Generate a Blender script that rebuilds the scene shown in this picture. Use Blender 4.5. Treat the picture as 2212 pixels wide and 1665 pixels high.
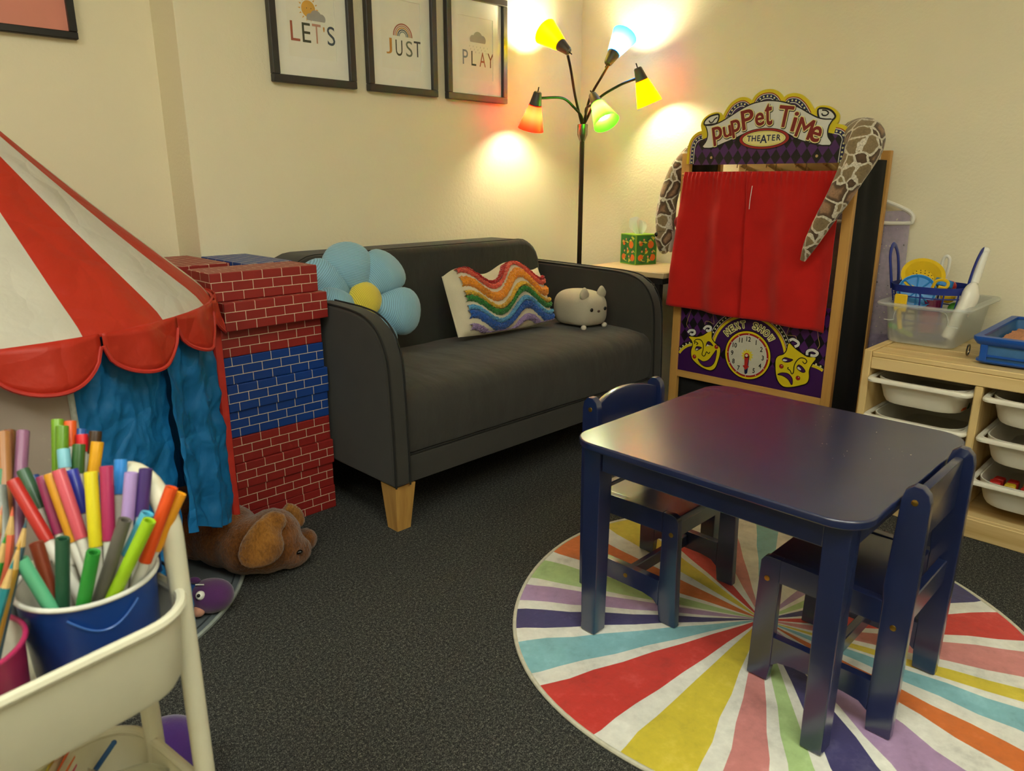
import bpy, bmesh, math, random
from mathutils import Vector, Matrix, noise
from mathutils.geometry import tessellate_polygon
for _o in list(bpy.data.objects): bpy.data.objects.remove(_o)
SC = bpy.context.scene
COL = SC.collection
V = Vector
rnd = random.Random(7)

# ------------------------------------------------------------------ camera
F_PX, PITCH, CAMH = 1590.0, math.radians(15.6), 1.0
_h = V((1, 1, 0)).normalized(); RIGHT = V((1, -1, 0)).normalized()
FWD = _h * math.cos(PITCH) + V((0, 0, -math.sin(PITCH)))
UP = _h * math.sin(PITCH) + V((0, 0, math.cos(PITCH)))
cam_d = bpy.data.cameras.new('camera'); cam = bpy.data.objects.new('camera', cam_d); COL.objects.link(cam)
cam.matrix_world = Matrix((( RIGHT.x, UP.x, -FWD.x, 0), (RIGHT.y, UP.y, -FWD.y, 0), (RIGHT.z, UP.z, -FWD.z, CAMH), (0, 0, 0, 1)))
cam_d.sensor_fit = 'HORIZONTAL'; cam_d.sensor_width = 36.0; cam_d.lens = F_PX / 2212 * 36.0
cam_d.clip_start = 0.02
cam_d.dof.use_dof = True; cam_d.dof.focus_distance = 2.4; cam_d.dof.aperture_fstop = 8.0
SC.camera = cam
SC.view_settings.view_transform = 'Standard'
try: SC.view_settings.look = 'None'
except Exception: pass
SC.view_settings.gamma = 1.0; SC.view_settings.use_curve_mapping = False
SC.view_settings.exposure = 0.0
CEIL_POWER = 12.2
BULB_POWER = 430.0
LIGHT_COL = (0.96, 1.0, 0.88)
w = bpy.data.worlds.new('world'); SC.world = w; w.use_nodes = True
w.node_tree.nodes['Background'].inputs[0].default_value = (0.02, 0.018, 0.014, 1)
w.node_tree.nodes['Background'].inputs[1].default_value = 1.0

def ray(px, py): return FWD + RIGHT * ((px - 1106) / F_PX) + UP * ((832.5 - py) / F_PX)
CO = V((0, 0, CAMH))
def onz(px, py, z=0.0): d = ray(px, py); return CO + d * ((z - CAMH) / d.z)
def onx(px, py, x): d = ray(px, py); return CO + d * (x / d.x)
def ony(px, py, y): d = ray(px, py); return CO + d * (y / d.y)
def ont(px, py, t): return CO + ray(px, py) * t

# ------------------------------------------------------------------ materials
def lin(c):
    if isinstance(c, str):
        c = c.lstrip('#'); c = [int(c[i:i+2], 16) / 255 for i in (0, 2, 4)]
    return tuple((x / 12.92 if x <= .04045 else ((x + .055) / 1.055) ** 2.4) for x in c) + (1.0,)
class NT:
    def __init__(s, name):
        s.m = bpy.data.materials.new(name); s.m.use_nodes = True; s.t = s.m.node_tree
        s.b = s.t.nodes['Principled BSDF']; s.out = s.t.nodes['Material Output']
    def n(s, typ, **kw):
        nd = s.t.nodes.new(typ)
        for k, v in kw.items():
            if k.startswith('i_'):
                key = k[2:]; key = int(key) if key.isdigit() else key.replace('_', ' ')
                nd.inputs[key].default_value = v
            else: setattr(nd, k, v)
        return nd
    def l(s, a, b): s.t.links.new(a, b)
    def math(s, op, a, b=None, clamp=False):
        nd = s.t.nodes.new('ShaderNodeMath'); nd.operation = op; nd.use_clamp = clamp
        for i, x in enumerate((a, b)):
            if x is None: continue
            if isinstance(x, (int, float)): nd.inputs[i].default_value = x
            else: s.l(x, nd.inputs[i])
        return nd.outputs[0]
    def mix(s, fac, a, b):
        nd = s.t.nodes.new('ShaderNodeMix'); nd.data_type = 'RGBA'
        for sock, x in ((nd.inputs[0], fac), (nd.inputs[6], a), (nd.inputs[7], b)):
            if isinstance(x, (int, float, tuple)): sock.default_value = x
            else: s.l(x, sock)
        return nd.outputs[2]
    def noise(s, scale, detail=3, rough=.5, vec=None):
        nd = s.n('ShaderNodeTexNoise'); nd.inputs['Scale'].default_value = scale
        nd.inputs['Detail'].default_value = detail; nd.inputs['Roughness'].default_value = rough
        s.l(vec if vec is not None else s.obj(), nd.inputs['Vector']); return nd
    def obj(s):
        if not hasattr(s, '_tc'): s._tc = s.n('ShaderNodeTexCoord')
        return s._tc.outputs['Object']
    def uv(s):
        s.obj(); return s._tc.outputs['UV']
    def mapping(s, vec, scale=(1, 1, 1), rot=(0, 0, 0)):
        m = s.n('ShaderNodeMapping'); m.inputs['Scale'].default_value = scale; m.inputs['Rotation'].default_value = rot
        s.l(vec, m.inputs['Vector']); return m.outputs[0]
    def ramp(s, fac, stops):
        r = s.n('ShaderNodeValToRGB'); e = r.color_ramp.elements
        while len(e) < len(stops): e.new(.5)
        for el, (p, c) in zip(e, stops): el.position = p; el.color = c if len(c) == 4 else tuple(c) + (1,)
        s.l(fac, r.inputs[0]); return r.outputs[0]
    def bump(s, h, strength=.3, dist=.002):
        b = s.n('ShaderNodeBump'); b.inputs['Strength'].default_value = strength; b.inputs['Distance'].default_value = dist
        s.l(h, b.inputs['Height']); s.l(b.outputs[0], s.b.inputs['Normal']); return b
    def set(s, **kw):
        for k, v in kw.items(): s.b.inputs[k.replace('_', ' ')].default_value = v
MC = {}
def mat(name, col, rough=.55, var=.12, vscale=30, bump=0, bscale=200, bdist=.001, spec=.5, metal=0, sheen=0, coat=0):
    """plain procedural surface: colour with slight mottling, optional fine relief"""
    if name in MC: return MC[name]
    n = NT(name); c = lin(col)
    nz = n.noise(vscale)
    dark = tuple(x * (1 - var) for x in c[:3]) + (1,); lite = tuple(min(1, x * (1 + var)) for x in c[:3]) + (1,)
    n.l(n.ramp(nz.outputs['Fac'], [(.3, dark), (.7, lite)]), n.b.inputs['Base Color'])
    n.set(Roughness=rough, Metallic=metal)
    n.b.inputs['Specular IOR Level'].default_value = spec
    if sheen: n.b.inputs['Sheen Weight'].default_value = sheen
    if coat: n.b.inputs['Coat Weight'].default_value = coat; n.b.inputs['Coat Roughness'].default_value = .21; n.b.inputs['Coat IOR'].default_value = 1.8
    if bump: n.bump(n.noise(bscale, 4).outputs['Fac'], bump, bdist)
    MC[name] = n.m; return n.m

def wall_mat():
    n = NT('cream_wall_paint'); c = lin('#f0e5c6')
    nz = n.noise(1.7, 2)
    n.l(n.ramp(nz.outputs['Fac'], [(.3, tuple(x * .97 for x in c[:3])), (.7, c)]), n.b.inputs['Base Color'])
    n.set(Roughness=.62); n.b.inputs['Specular IOR Level'].default_value = .35
    n.bump(n.noise(95, 3, .55).outputs['Fac'], .35, .004); return n.m
def carpet_mat():
    n = NT('charcoal_loop_carpet')
    a = n.noise(420, 2, .6); b = n.noise(150, 3, .6); big = n.noise(3, 3)
    f = n.math('ADD', n.math('MULTIPLY', a.outputs['Fac'], .65), n.math('MULTIPLY', b.outputs['Fac'], .35))
    c = n.ramp(f, [(.40, lin('#1b1b1b')), (.51, lin('#3c3c3a')), (.59, lin('#6a6963')), (.69, lin('#a5a294'))])
    n.l(n.mix(n.math('MULTIPLY', big.outputs['Fac'], .3), c, lin('#333331')), n.b.inputs['Base Color'])
    n.set(Roughness=.95); n.b.inputs['Specular IOR Level'].default_value = .1
    n.bump(f, .9, .004); return n.m
def wood_mat(name, c1, c2, axis='X', scale=1.0, rough=.5):
    n = NT(name)
    sc = {'X': (2.2, 38, 38), 'Y': (38, 2.2, 38), 'Z': (38, 38, 2.2)}[axis]
    v = n.mapping(n.obj(), tuple(s * scale for s in sc))
    nz = n.noise(1.0, 4, .55, v); wv = n.noise(.25, 2, .5, v)
    f = n.math('ADD', n.math('MULTIPLY', nz.outputs['Fac'], .6), n.math('MULTIPLY', wv.outputs['Fac'], .4))
    n.l(n.ramp(f, [(.32, lin(c2)), (.5, lin(c1)), (.62, lin(c1)), (.75, lin(c2))]), n.b.inputs['Base Color'])
    n.set(Roughness=rough); n.bump(nz.outputs['Fac'], .08, .001); return n.m
def fabric_mat(name, col, var=.1, weave=900, rough=.9, wr=0, wscale=9, sheen=.2):
    n = NT(name); c = lin(col)
    nz = n.noise(12, 4); wv = n.noise(weave, 2)
    base = n.ramp(nz.outputs['Fac'], [(.3, tuple(x * (1 - var) for x in c[:3])), (.7, tuple(min(1, x * (1 + var)) for x in c[:3]))])
    n.l(n.mix(n.math('MULTIPLY', wv.outputs['Fac'], .35), base, tuple(x * .55 for x in c[:3]) + (1,)), n.b.inputs['Base Color'])
    n.set(Roughness=rough); n.b.inputs['Specular IOR Level'].default_value = .2
    n.b.inputs['Sheen Weight'].default_value = sheen
    h = wv.outputs['Fac']
    if wr:
        big = n.noise(wscale, 4, .5, n.mapping(n.obj(), (2.2, .8, 1)))
        h = n.math('ADD', n.math('MULTIPLY', h, .04), n.math('MULTIPLY', big.outputs['Fac'], wr))
        n.bump(h, .6, .03)
    else: n.bump(h, .25, .0015)
    return n.m
def nylon_mat(name, col, trans=.25, crease=.6, rough=.5, cs=11):
    """thin crinkled tent fabric, lets a little light through"""
    n = NT(name); c = lin(col)
    vo = n.n('ShaderNodeTexVoronoi'); vo.feature = 'DISTANCE_TO_EDGE'; vo.inputs['Scale'].default_value = cs
    warp = n.noise(6, 3)
    add = n.n('ShaderNodeVectorMath'); add.operation = 'ADD'
    sc = n.n('ShaderNodeVectorMath'); sc.operation = 'SCALE'; sc.inputs['Scale'].default_value = .12
    n.l(warp.outputs['Color'], sc.inputs[0]); n.l(n.obj(), add.inputs[0]); n.l(sc.outputs[0], add.inputs[1]); n.l(add.outputs[0], vo.inputs['Vector'])
    nz = n.noise(14, 4)
    e = n.math('MINIMUM', vo.outputs['Distance'], .22)
    h = n.math('ADD', n.math('MULTIPLY', e, 1.1), n.math('MULTIPLY', nz.outputs['Fac'], .7))
    n.l(n.ramp(n.noise(5, 3).outputs['Fac'], [(.3, tuple(x * .88 for x in c[:3])), (.7, tuple(min(1, x * 1.08) for x in c[:3]))]), n.b.inputs['Base Color'])
    n.set(Roughness=rough); n.b.inputs['Specular IOR Level'].default_value = .4
    b = n.bump(h, crease, .02)
    tr = n.n('ShaderNodeBsdfTranslucent'); tr.inputs[0].default_value = c
    mx = n.n('ShaderNodeMixShader'); mx.inputs[0].default_value = trans
    n.l(n.b.outputs[0], mx.inputs[1]); n.l(tr.outputs[0], mx.inputs[2]); n.l(mx.outputs[0], n.out.inputs[0]); return n.m
def fur_mat(name, c1, c2):
    n = NT(name)
    a = n.noise(180, 3, .7, n.mapping(n.obj(), (1, 1, .5))); b = n.noise(22, 3)
    f = n.math('ADD', n.math('MULTIPLY', a.outputs['Fac'], .55), n.math('MULTIPLY', b.outputs['Fac'], .45))
    n.l(n.ramp(f, [(.35, lin(c2)), (.65, lin(c1))]), n.b.inputs['Base Color'])
    n.set(Roughness=.95); n.b.inputs['Sheen Weight'].default_value = .35; n.b.inputs['Specular IOR Level'].default_value = .1
    n.bump(f, .9, .008); return n.m
def cord_mat(name, col, axis_rot=0.0):
    """fine-ribbed corduroy"""
    n = NT(name); c = lin(col)
    wv = n.n('ShaderNodeTexWave'); wv.inputs['Scale'].default_value = 62; wv.inputs['Distortion'].default_value = .4
    n.l(n.mapping(n.obj(), rot=(0, axis_rot, 0)), wv.inputs['Vector'])
    n.l(n.mix(wv.outputs['Fac'], tuple(x * .62 for x in c[:3]) + (1,), c), n.b.inputs['Base Color'])
    n.set(Roughness=.9); n.b.inputs['Sheen Weight'].default_value = .3
    n.bump(wv.outputs['Fac'], .5, .002); return n.m
def brick_mat(name, col):
    n = NT(name); c = lin(col)
    br = n.n('ShaderNodeTexBrick'); br.offset = .5
    br.inputs['Scale'].default_value = 1; br.inputs['Brick Width'].default_value = .0575; br.inputs['Row Height'].default_value = .0257
    br.inputs['Mortar Size'].default_value = .0009; br.inputs['Mortar Smooth'].default_value = 0
    br.inputs['Color1'].default_value = c; br.inputs['Color2'].default_value = tuple(x * .93 for x in c[:3]) + (1,)
    br.inputs['Mortar'].default_value = lin('#d9c3a8'); br.inputs['Bias'].default_value = 0
    n.l(n.uv(), br.inputs['Vector']); n.l(br.outputs['Color'], n.b.inputs['Base Color'])
    n.set(Roughness=.5); n.bump(n.noise(14, 3).outputs['Fac'], .15, .004); return n.m
def harlequin_mat():
    n = NT('harlequin_print')
    s = n.n('ShaderNodeSeparateXYZ'); n.l(n.obj(), s.inputs[0])
    def tri(o, w, off): return n.math('ABSOLUTE', n.math('SUBTRACT', n.math('FRACT', n.math('ADD', n.math('DIVIDE', o, w), off)), .5))
    d = n.math('ADD', tri(s.outputs['Y'], .036, 40.1), tri(s.outputs['Z'], .052, 40.3))
    f = n.math('LESS_THAN', d, .5)
    n.l(n.mix(f, lin('#131114'), lin('#4a1f5e')), n.b.inputs['Base Color']); n.set(Roughness=.35); return n.m
def shade_mat(name, col):
    n = NT(name); c = lin(col)
    n.b.inputs['Base Color'].default_value = c; n.set(Roughness=.3)
    fr = n.noise(40, 2); n.bump(fr.outputs['Fac'], .02)
    tr = n.n('ShaderNodeBsdfTranslucent'); tr.inputs[0].default_value = c
    mx = n.n('ShaderNodeMixShader'); mx.inputs[0].default_value = .66
    n.l(n.b.outputs[0], mx.inputs[1]); n.l(tr.outputs[0], mx.inputs[2]); n.l(mx.outputs[0], n.out.inputs[0]); return n.m
def emit_mat(name, col, power):
    n = NT(name); n.b.inputs['Base Color'].default_value = (*col, 1)
    n.b.inputs['Emission Color'].default_value = (*col, 1); n.b.inputs['Emission Strength'].default_value = power; return n.m
def clear_mat(name, col, rough=.25, alpha=.35):
    n = NT(name); n.b.inputs['Base Color'].default_value = lin(col); n.set(Roughness=rough)
    nz = n.noise(20, 2); n.bump(nz.outputs['Fac'], .03)
    tp = n.n('ShaderNodeBsdfTransparent'); tp.inputs[0].default_value = (.93, .95, .95, 1)
    mx = n.n('ShaderNodeMixShader'); mx.inputs[0].default_value = alpha
    n.l(tp.outputs[0], mx.inputs[1]); n.l(n.b.outputs[0], mx.inputs[2]); n.l(mx.outputs[0], n.out.inputs[0]); return n.m
def glass_mat():
    n = NT('picture_glass'); gl = n.n('ShaderNodeBsdfGlossy'); gl.inputs['Roughness'].default_value = .02
    tp = n.n('ShaderNodeBsdfTransparent'); fr = n.n('ShaderNodeFresnel'); fr.inputs[0].default_value = 1.5
    mx = n.n('ShaderNodeMixShader'); ge = n.n('ShaderNodeNewGeometry'); n.l(n.math('MULTIPLY', fr.outputs[0], n.math('SUBTRACT', 1.0, ge.outputs['Backfacing'])), mx.inputs[0]); n.l(tp.outputs[0], mx.inputs[1]); n.l(gl.outputs[0], mx.inputs[2])
    n.l(mx.outputs[0], n.out.inputs[0]); return n.m
def snake_mat():
    n = NT('python_print_plush')
    v = n.mapping(n.obj(), (1, 1, 1))
    warp = n.noise(30, 2, .5, v)
    sc = n.n('ShaderNodeVectorMath'); sc.operation = 'SCALE'; sc.inputs['Scale'].default_value = .018; n.l(warp.outputs['Color'], sc.inputs[0])
    ad = n.n('ShaderNodeVectorMath'); ad.operation = 'ADD'; n.l(v, ad.inputs[0]); n.l(sc.outputs[0], ad.inputs[1])
    def vor(feat, scale=19):
        vo = n.n('ShaderNodeTexVoronoi'); vo.feature = feat; vo.inputs['Scale'].default_value = scale; vo.inputs['Randomness'].default_value = .8
        n.l(ad.outputs[0], vo.inputs['Vector']); return vo
    e = vor('DISTANCE_TO_EDGE').outputs['Distance']; cell = vor('F1')
    sep = n.n('ShaderNodeSeparateColor'); n.l(cell.outputs['Color'], sep.inputs[0])
    inner = n.ramp(e, [(.030, lin('#e6dcc6')), (.050, lin('#e6dcc6')), (.058, lin('#43301f')), (.18, lin('#5e432c')), (.27, lin('#a07858')), (.5, lin('#ad8464'))])
    tan = n.ramp(e, [(.030, lin('#e6dcc6')), (.050, lin('#e6dcc6')), (.058, lin('#8f7a56')), (.5, lin('#857050'))])
    c = n.mix(n.math('GREATER_THAN', sep.outputs[0], .48), tan, inner)
    ch = n.n('ShaderNodeTexVoronoi'); ch.inputs['Scale'].default_value = 190; n.l(v, ch.inputs['Vector'])
    n.l(n.mix(n.math('MULTIPLY', ch.outputs['Distance'], .55), c, lin('#5a4630')), n.b.inputs['Base Color'])
    n.set(Roughness=.85); n.b.inputs['Sheen Weight'].default_value = .2
    n.bump(ch.outputs['Distance'], .2, .002); return n.m
def rug_mat(name, col):
    n = NT(name); c = lin(col)
    a = n.noise(9, 5, .65); b = n.noise(60, 3, .6)
    f = n.math('ADD', n.math('MULTIPLY', a.outputs['Fac'], .7), n.math('MULTIPLY', b.outputs['Fac'], .3))
    n.l(n.ramp(f, [(.34, tuple(x * .72 for x in c[:3])), (.46, tuple(x * .93 for x in c[:3])), (.54, c), (.66, tuple(min(1, x * 1.1 + .04) for x in c[:3]))]), n.b.inputs['Base Color'])
    n.set(Roughness=.8); n.b.inputs['Sheen Weight'].default_value = .3
    n.bump(a.outputs['Fac'], .3, .012); return n.m

# ------------------------------------------------------------------ mesh tools
class MB:
    def __init__(s, xf=None): s.v = []; s.f = []; s.m = []; s.sm = []; s.uvs = {}; s.xf = xf; s.wn = False
    def add(s, vs, fs, mi=0, smooth=False, uv=None):
        o = len(s.v)
        s.v += [(s.xf @ V(p)) if s.xf else V(p) for p in vs]
        for k, f in enumerate(fs):
            if uv: s.uvs[len(s.f)] = uv[k]
            s.f.append([i + o for i in f]); s.m.append(mi); s.sm.append(smooth)
        return s
    def box(s, a, b, mi=0):
        (x0, y0, z0), (x1, y1, z1) = a, b
        vs = [(x0, y0, z0), (x1, y0, z0), (x1, y1, z0), (x0, y1, z0), (x0, y0, z1), (x1, y0, z1), (x1, y1, z1), (x0, y1, z1)]
        return s.add(vs, [(0, 3, 2, 1), (4, 5, 6, 7), (0, 1, 5, 4), (1, 2, 6, 5), (2, 3, 7, 6), (3, 0, 4, 7)], mi)
    def bm(s, bm, mi=0, smooth=True):
        s.wn = True; bm.verts.index_update(); vs = [v.co.copy() for v in bm.verts]; fs = [[v.index for v in f.verts] for f in bm.faces]; bm.free()
        return s.add(vs, fs, mi, smooth)
    def rbox(s, a, b, r=.005, seg=2, mi=0, smooth=True):
        bm = bmesh.new(); bmesh.ops.create_cube(bm, size=1)
        a, b = V(a), V(b)
        for v in bm.verts: v.co = V((a[i] + (b[i] - a[i]) * (v.co[i] + .5) for i in range(3)))
        bmesh.ops.bevel(bm, geom=bm.edges[:], offset=r, segments=seg, profile=.5, affect='EDGES')
        return s.bm(bm, mi, smooth)
    def prism(s, poly, place, d0, d1, bevel=0, seg=2, mi=0, ang=35):
        """poly: 2D outline; place(u, v, d) -> point; extruded between d0 and d1 with bevelled rims"""
        bm = bmesh.new()
        lo = [bm.verts.new(place(u, v, d0)) for u, v in poly]; hi = [bm.verts.new(place(u, v, d1)) for u, v in poly]
        n = len(poly)
        bm.faces.new(lo[::-1]); bm.faces.new(hi)
        for i in range(n): bm.faces.new((lo[i], lo[(i + 1) % n], hi[(i + 1) % n], hi[i]))
        bmesh.ops.recalc_face_normals(bm, faces=bm.faces[:])
        if bevel:
            bm.normal_update()
            es = [e for e in bm.edges if len(e.link_faces) == 2 and e.calc_face_angle(0) > math.radians(ang)]
            bmesh.ops.bevel(bm, geom=es, offset=bevel, segments=seg, profile=.5, affect='EDGES', clamp_overlap=True)
        return s.bm(bm, mi, True)
    def loft(s, rings, cap0=True, cap1=True, mi=0, smooth=True, closed=True):
        n = len(rings[0]); vs = [p for r in rings for p in r]; fs = []
        for k in range(len(rings) - 1):
            for i in range(n if closed else n - 1):
                j = (i + 1) % n; fs.append((k * n + i, k * n + j, (k + 1) * n + j, (k + 1) * n + i))
        if cap0: fs.append(tuple(range(n))[::-1])
        if cap1: fs.append(tuple(range((len(rings) - 1) * n, len(rings) * n)))
        return s.add(vs, fs, mi, smooth)
    def tube(s, pts, rad, n=8, mi=0, caps=True, flat=1.0, uvscale=None):
        pts = [V(p) for p in pts]
        if not hasattr(rad, '__len__'): rad = [rad] * len(pts)
        rings = []; up = None; L = 0; Ls = []
        for i, p in enumerate(pts):
            t = (pts[min(i + 1, len(pts) - 1)] - pts[max(i - 1, 0)]).normalized()
            if up is None:
                up = V((0, 0, 1)) if abs(t.z) < .9 else V((1, 0, 0))
            a = up - t * up.dot(t); a.normalize(); up = a; b = t.cross(a)
            rings.append([p + (a * math.cos(q) + b * math.sin(q) * flat) * rad[i] for q in [2 * math.pi * k / n for k in range(n)]])
            if i: L += (pts[i] - pts[i - 1]).length
            Ls.append(L)
        if uvscale:
            o = len(s.f); s.loft(rings, caps, caps, mi)
            k = 0
            for i in range(len(pts) - 1):
                for j in range(n):
                    r = max(rad); u0, u1 = 2 * math.pi * r * j / n, 2 * math.pi * r * (j + 1) / n
                    s.uvs[o + k] = [(u0, Ls[i]), (u1, Ls[i]), (u1, Ls[i + 1]), (u0, Ls[i + 1])]; k += 1
            return s
        return s.loft(rings, caps, caps, mi)
    def cyl(s, p0, p1, r0, r1=None, n=16, mi=0, caps=True): return s.tube([p0, p1], [r0, r0 if r1 is None else r1], n, mi, caps)
    def lathe(s, prof, c=(0, 0, 0), axis=(0, 0, 1), n=24, mi=0, cap0=False, cap1=False):
        c = V(c); ax = V(axis).normalized(); a = ax.orthogonal().normalized(); b = ax.cross(a)
        rings = [[c + ax * z + (a * math.cos(q) + b * math.sin(q)) * r for q in [2 * math.pi * k / n for k in range(n)]] for r, z in prof]
        return s.loft(rings, cap0, cap1, mi)
    def ell(s, c, r, rot=None, nu=20, nv=12, mi=0, p=1.0, fn=None):
        """(super)ellipsoid; rot 3x3 matrix; fn(dir)->radius factor"""
        c = V(c); vs = []; fs = []
        def sp(x): return math.copysign(abs(x) ** p, x)
        for j in range(nv + 1):
            th = math.pi * j / nv - math.pi / 2
            for i in range(nu):
                ph = 2 * math.pi * i / nu
                d = V((sp(math.cos(th)) * sp(math.cos(ph)), sp(math.cos(th)) * sp(math.sin(ph)), sp(math.sin(th))))
                q = V((d.x * r[0], d.y * r[1], d.z * r[2]))
                if fn: q = fn(q, d)
                vs.append(c + (rot @ q if rot else q))
        for j in range(nv):
            for i in range(nu): fs.append((j * nu + i, j * nu + (i + 1) % nu, (j + 1) * nu + (i + 1) % nu, (j + 1) * nu + i))
        return s.add(vs, fs, mi, True)
    def grid(s, fn, nu, nv, mi=0, smooth=True, two=0):
        vs = [fn(i / nu, j / nv) for j in range(nv + 1) for i in range(nu + 1)]
        fs = [(j * (nu + 1) + i, j * (nu + 1) + i + 1, (j + 1) * (nu + 1) + i + 1, (j + 1) * (nu + 1) + i) for j in range(nv) for i in range(nu)]
        return s.add(vs, fs, mi, smooth)
    def flat(s, poly, place, d, mi=0):
        tri = tessellate_polygon([[V((u, v, 0)) for u, v in poly]])
        return s.add([place(u, v, d) for u, v in poly], [tuple(t) for t in tri], mi)
    def stroke(s, path, wd, place, d, mi=0, closed=False):
        n = len(path); L = []; R = []
        for i in range(n):
            a = V(path[(i - 1) % n] if closed else path[max(i - 1, 0)]); b = V(path[(i + 1) % n] if closed else path[min(i + 1, n - 1)])
            t = (b - a); t = t.normalized() if t.length > 1e-9 else V((1, 0)); nn = V((-t.y, t.x))
            ww = wd(i / (n - 1)) if callable(wd) else wd
            L.append(V(path[i]) + nn * ww / 2); R.append(V(path[i]) - nn * ww / 2)
        vs = [place(p.x, p.y, d) for p in L] + [place(p.x, p.y, d) for p in R]
        fs = [(i, (i + 1) % n, n + (i + 1) % n, n + i) for i in range(n if closed else n - 1)]
        return s.add(vs, fs, mi)
    def build(s, name, mats, parent=None, label=None, subsurf=0, kind=None, solid=0, world=True):
        me = bpy.data.meshes.new(name)
        off = V((0, 0, 0))
        p = parent
        while p is not None and world: off += p.location; p = p.parent
        me.from_pydata([tuple(v - off) for v in s.v], [], [tuple(f) for f in s.f])
        for m in (mats if isinstance(mats, (list, tuple)) else [mats]): me.materials.append(m)
        me.polygons.foreach_set('material_index', s.m); me.polygons.foreach_set('use_smooth', s.sm)
        if s.uvs:
            ul = me.uv_layers.new(name='UVMap')
            for k, uv in s.uvs.items():
                for li, q in zip(me.polygons[k].loop_indices, uv): ul.data[li].uv = q
        me.validate(); me.update()
        if any(s.sm):
            try: me.set_sharp_from_angle(angle=math.radians(38))
            except Exception: pass
        o = bpy.data.objects.new(name, me); COL.objects.link(o)
        if parent is not None: o.parent = parent
        if label: o['label'] = label
        if kind: o['kind'] = kind
        if s.wn and not subsurf:
            md = o.modifiers.new('normals', 'WEIGHTED_NORMAL'); md.keep_sharp = True; md.weight = 50
        if solid:
            md = o.modifiers.new('thickness', 'SOLIDIFY'); md.thickness = solid; md.offset = 0
        if subsurf:
            md = o.modifiers.new('smooth', 'SUBSURF'); md.levels = subsurf; md.render_levels = subsurf
        return o
def tag(o, label, cat, group=None):
    o['label'] = label; o['category'] = cat
    if group: o['group'] = group
    return o
def thing(name, loc, label, cat, group=None, rz=0):
    e = bpy.data.objects.new(name, None); COL.objects.link(e); e.location = loc; e.rotation_euler = (0, 0, rz)
    e.empty_display_size = .05; return tag(e, label, cat, group)
def copy_tree(o, parent=None):
    c = o.copy(); COL.objects.link(c); c.parent = parent
    for ch in list(o.children): copy_tree(ch, c)
    return c
def cr(pts, n=6, closed=False):
    """Catmull-Rom through points (any dimension)"""
    P = [V(p) for p in pts]; out = []; N = len(P)
    for i in range(N if closed else N - 1):
        if closed: a, b, c, d = P[(i - 1) % N], P[i], P[(i + 1) % N], P[(i + 2) % N]
        else: a, b, c, d = P[max(i - 1, 0)], P[i], P[i + 1], P[min(i + 2, N - 1)]
        for k in range(n):
            t = k / n
            out.append(.5 * ((2 * b) + (c - a) * t + (2 * a - 5 * b + 4 * c - d) * t * t + (3 * b - a - 3 * c + d) * t ** 3))
    if not closed: out.append(P[-1])
    return out
def rrect(x0, x1, y0, y1, r, z, n=5):
    out = []
    for cx, cy, a0 in ((x1 - r, y1 - r, 0), (x0 + r, y1 - r, 90), (x0 + r, y0 + r, 180), (x1 - r, y0 + r, 270)):
        for k in range(n + 1):
            a = math.radians(a0 + 90 * k / n); out.append(V((cx + r * math.cos(a), cy + r * math.sin(a), z)))
    return out
def circ(c, r, n=32, a0=0, a1=360, ry=None):
    full = abs(a1 - a0) >= 360
    return [(c[0] + r * math.cos(math.radians(a0 + (a1 - a0) * k / (n if full else n - 1))), c[1] + (ry or r) * math.sin(math.radians(a0 + (a1 - a0) * k / (n if full else n - 1)))) for k in range(n)]
_tx = {}
def text2d(txt, bold=0.0):
    """outline of a word in the built-in font as 2D verts / faces, bbox-normalised to height 1"""
    key = (txt, bold)
    if key not in _tx:
        cu = bpy.data.curves.new('t', 'FONT'); cu.body = txt; cu.offset = bold; cu.resolution_u = 4; cu.fill_mode = 'FRONT'
        ob = bpy.data.objects.new('t', cu); COL.objects.link(ob)
        dg = bpy.context.evaluated_depsgraph_get(); me = bpy.data.meshes.new_from_object(ob.evaluated_get(dg))
        vs = [(v.co.x, v.co.y) for v in me.vertices]; fs = [tuple(p.vertices) for p in me.polygons]
        bpy.data.objects.remove(ob); bpy.data.curves.remove(cu); bpy.data.meshes.remove(me)
        _tx[key] = (vs, fs)
    return _tx[key]
def put_text(mb, txt, c, h, place, d, mi=0, rot=0, wfac=1.0, bold=0.0, shear=0.0, width=None):
    vs, fs = text2d(txt, bold); v0, _ = text2d(txt, 0.0)
    xs = [v[0] for v in v0]; ys = [v[1] for v in v0]
    cx, cy = (min(xs) + max(xs)) / 2, (min(ys) + max(ys)) / 2; k = h / (max(ys) - min(ys))
    kx = width / (max(xs) - min(xs)) if width else k * wfac
    ca, sa = math.cos(math.radians(rot)), math.sin(math.radians(rot))
    pts = []
    for x, y in vs:
        u, v = (x - cx) * kx, (y - cy) * k; u += shear * v
        pts.append(place(c[0] + u * ca - v * sa, c[1] + u * sa + v * ca, d))
    mb.add(pts, fs, mi)
def frame3(n, up=(0, 0, 1)):
    n = V(n).normalized(); u = V(up).cross(n).normalized(); v = n.cross(u)
    return Matrix((u, v, n)).transposed()

# ------------------------------------------------------------------ shared materials
WALL = wall_mat(); CARPET = carpet_mat()
WHITE_PL = mat('white_plastic', '#e9e4d6', .35, .03)
NAVY = mat('navy_gloss_paint', '#091a46', .5, .1, 12, .03, 260, .0006, spec=.3, coat=1.0)
BRASS = mat('brass_bolt', '#b08a3c', .35, .1, metal=1)
BLACKF = mat('black_fabric', '#0b0a0b', .95, .2, 60, .3, 900)
DARKMET = mat('dark_bronze_metal', '#2a211a', .38, .1, metal=.7)
BLACK = mat('black_ink', '#0d0b0c', .5, .05)
XW, YW, YR, XJ, HC = 2.84, 2.385, 2.56, .979, 2.5
X0, Y0 = -1.7, -1.9

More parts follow.
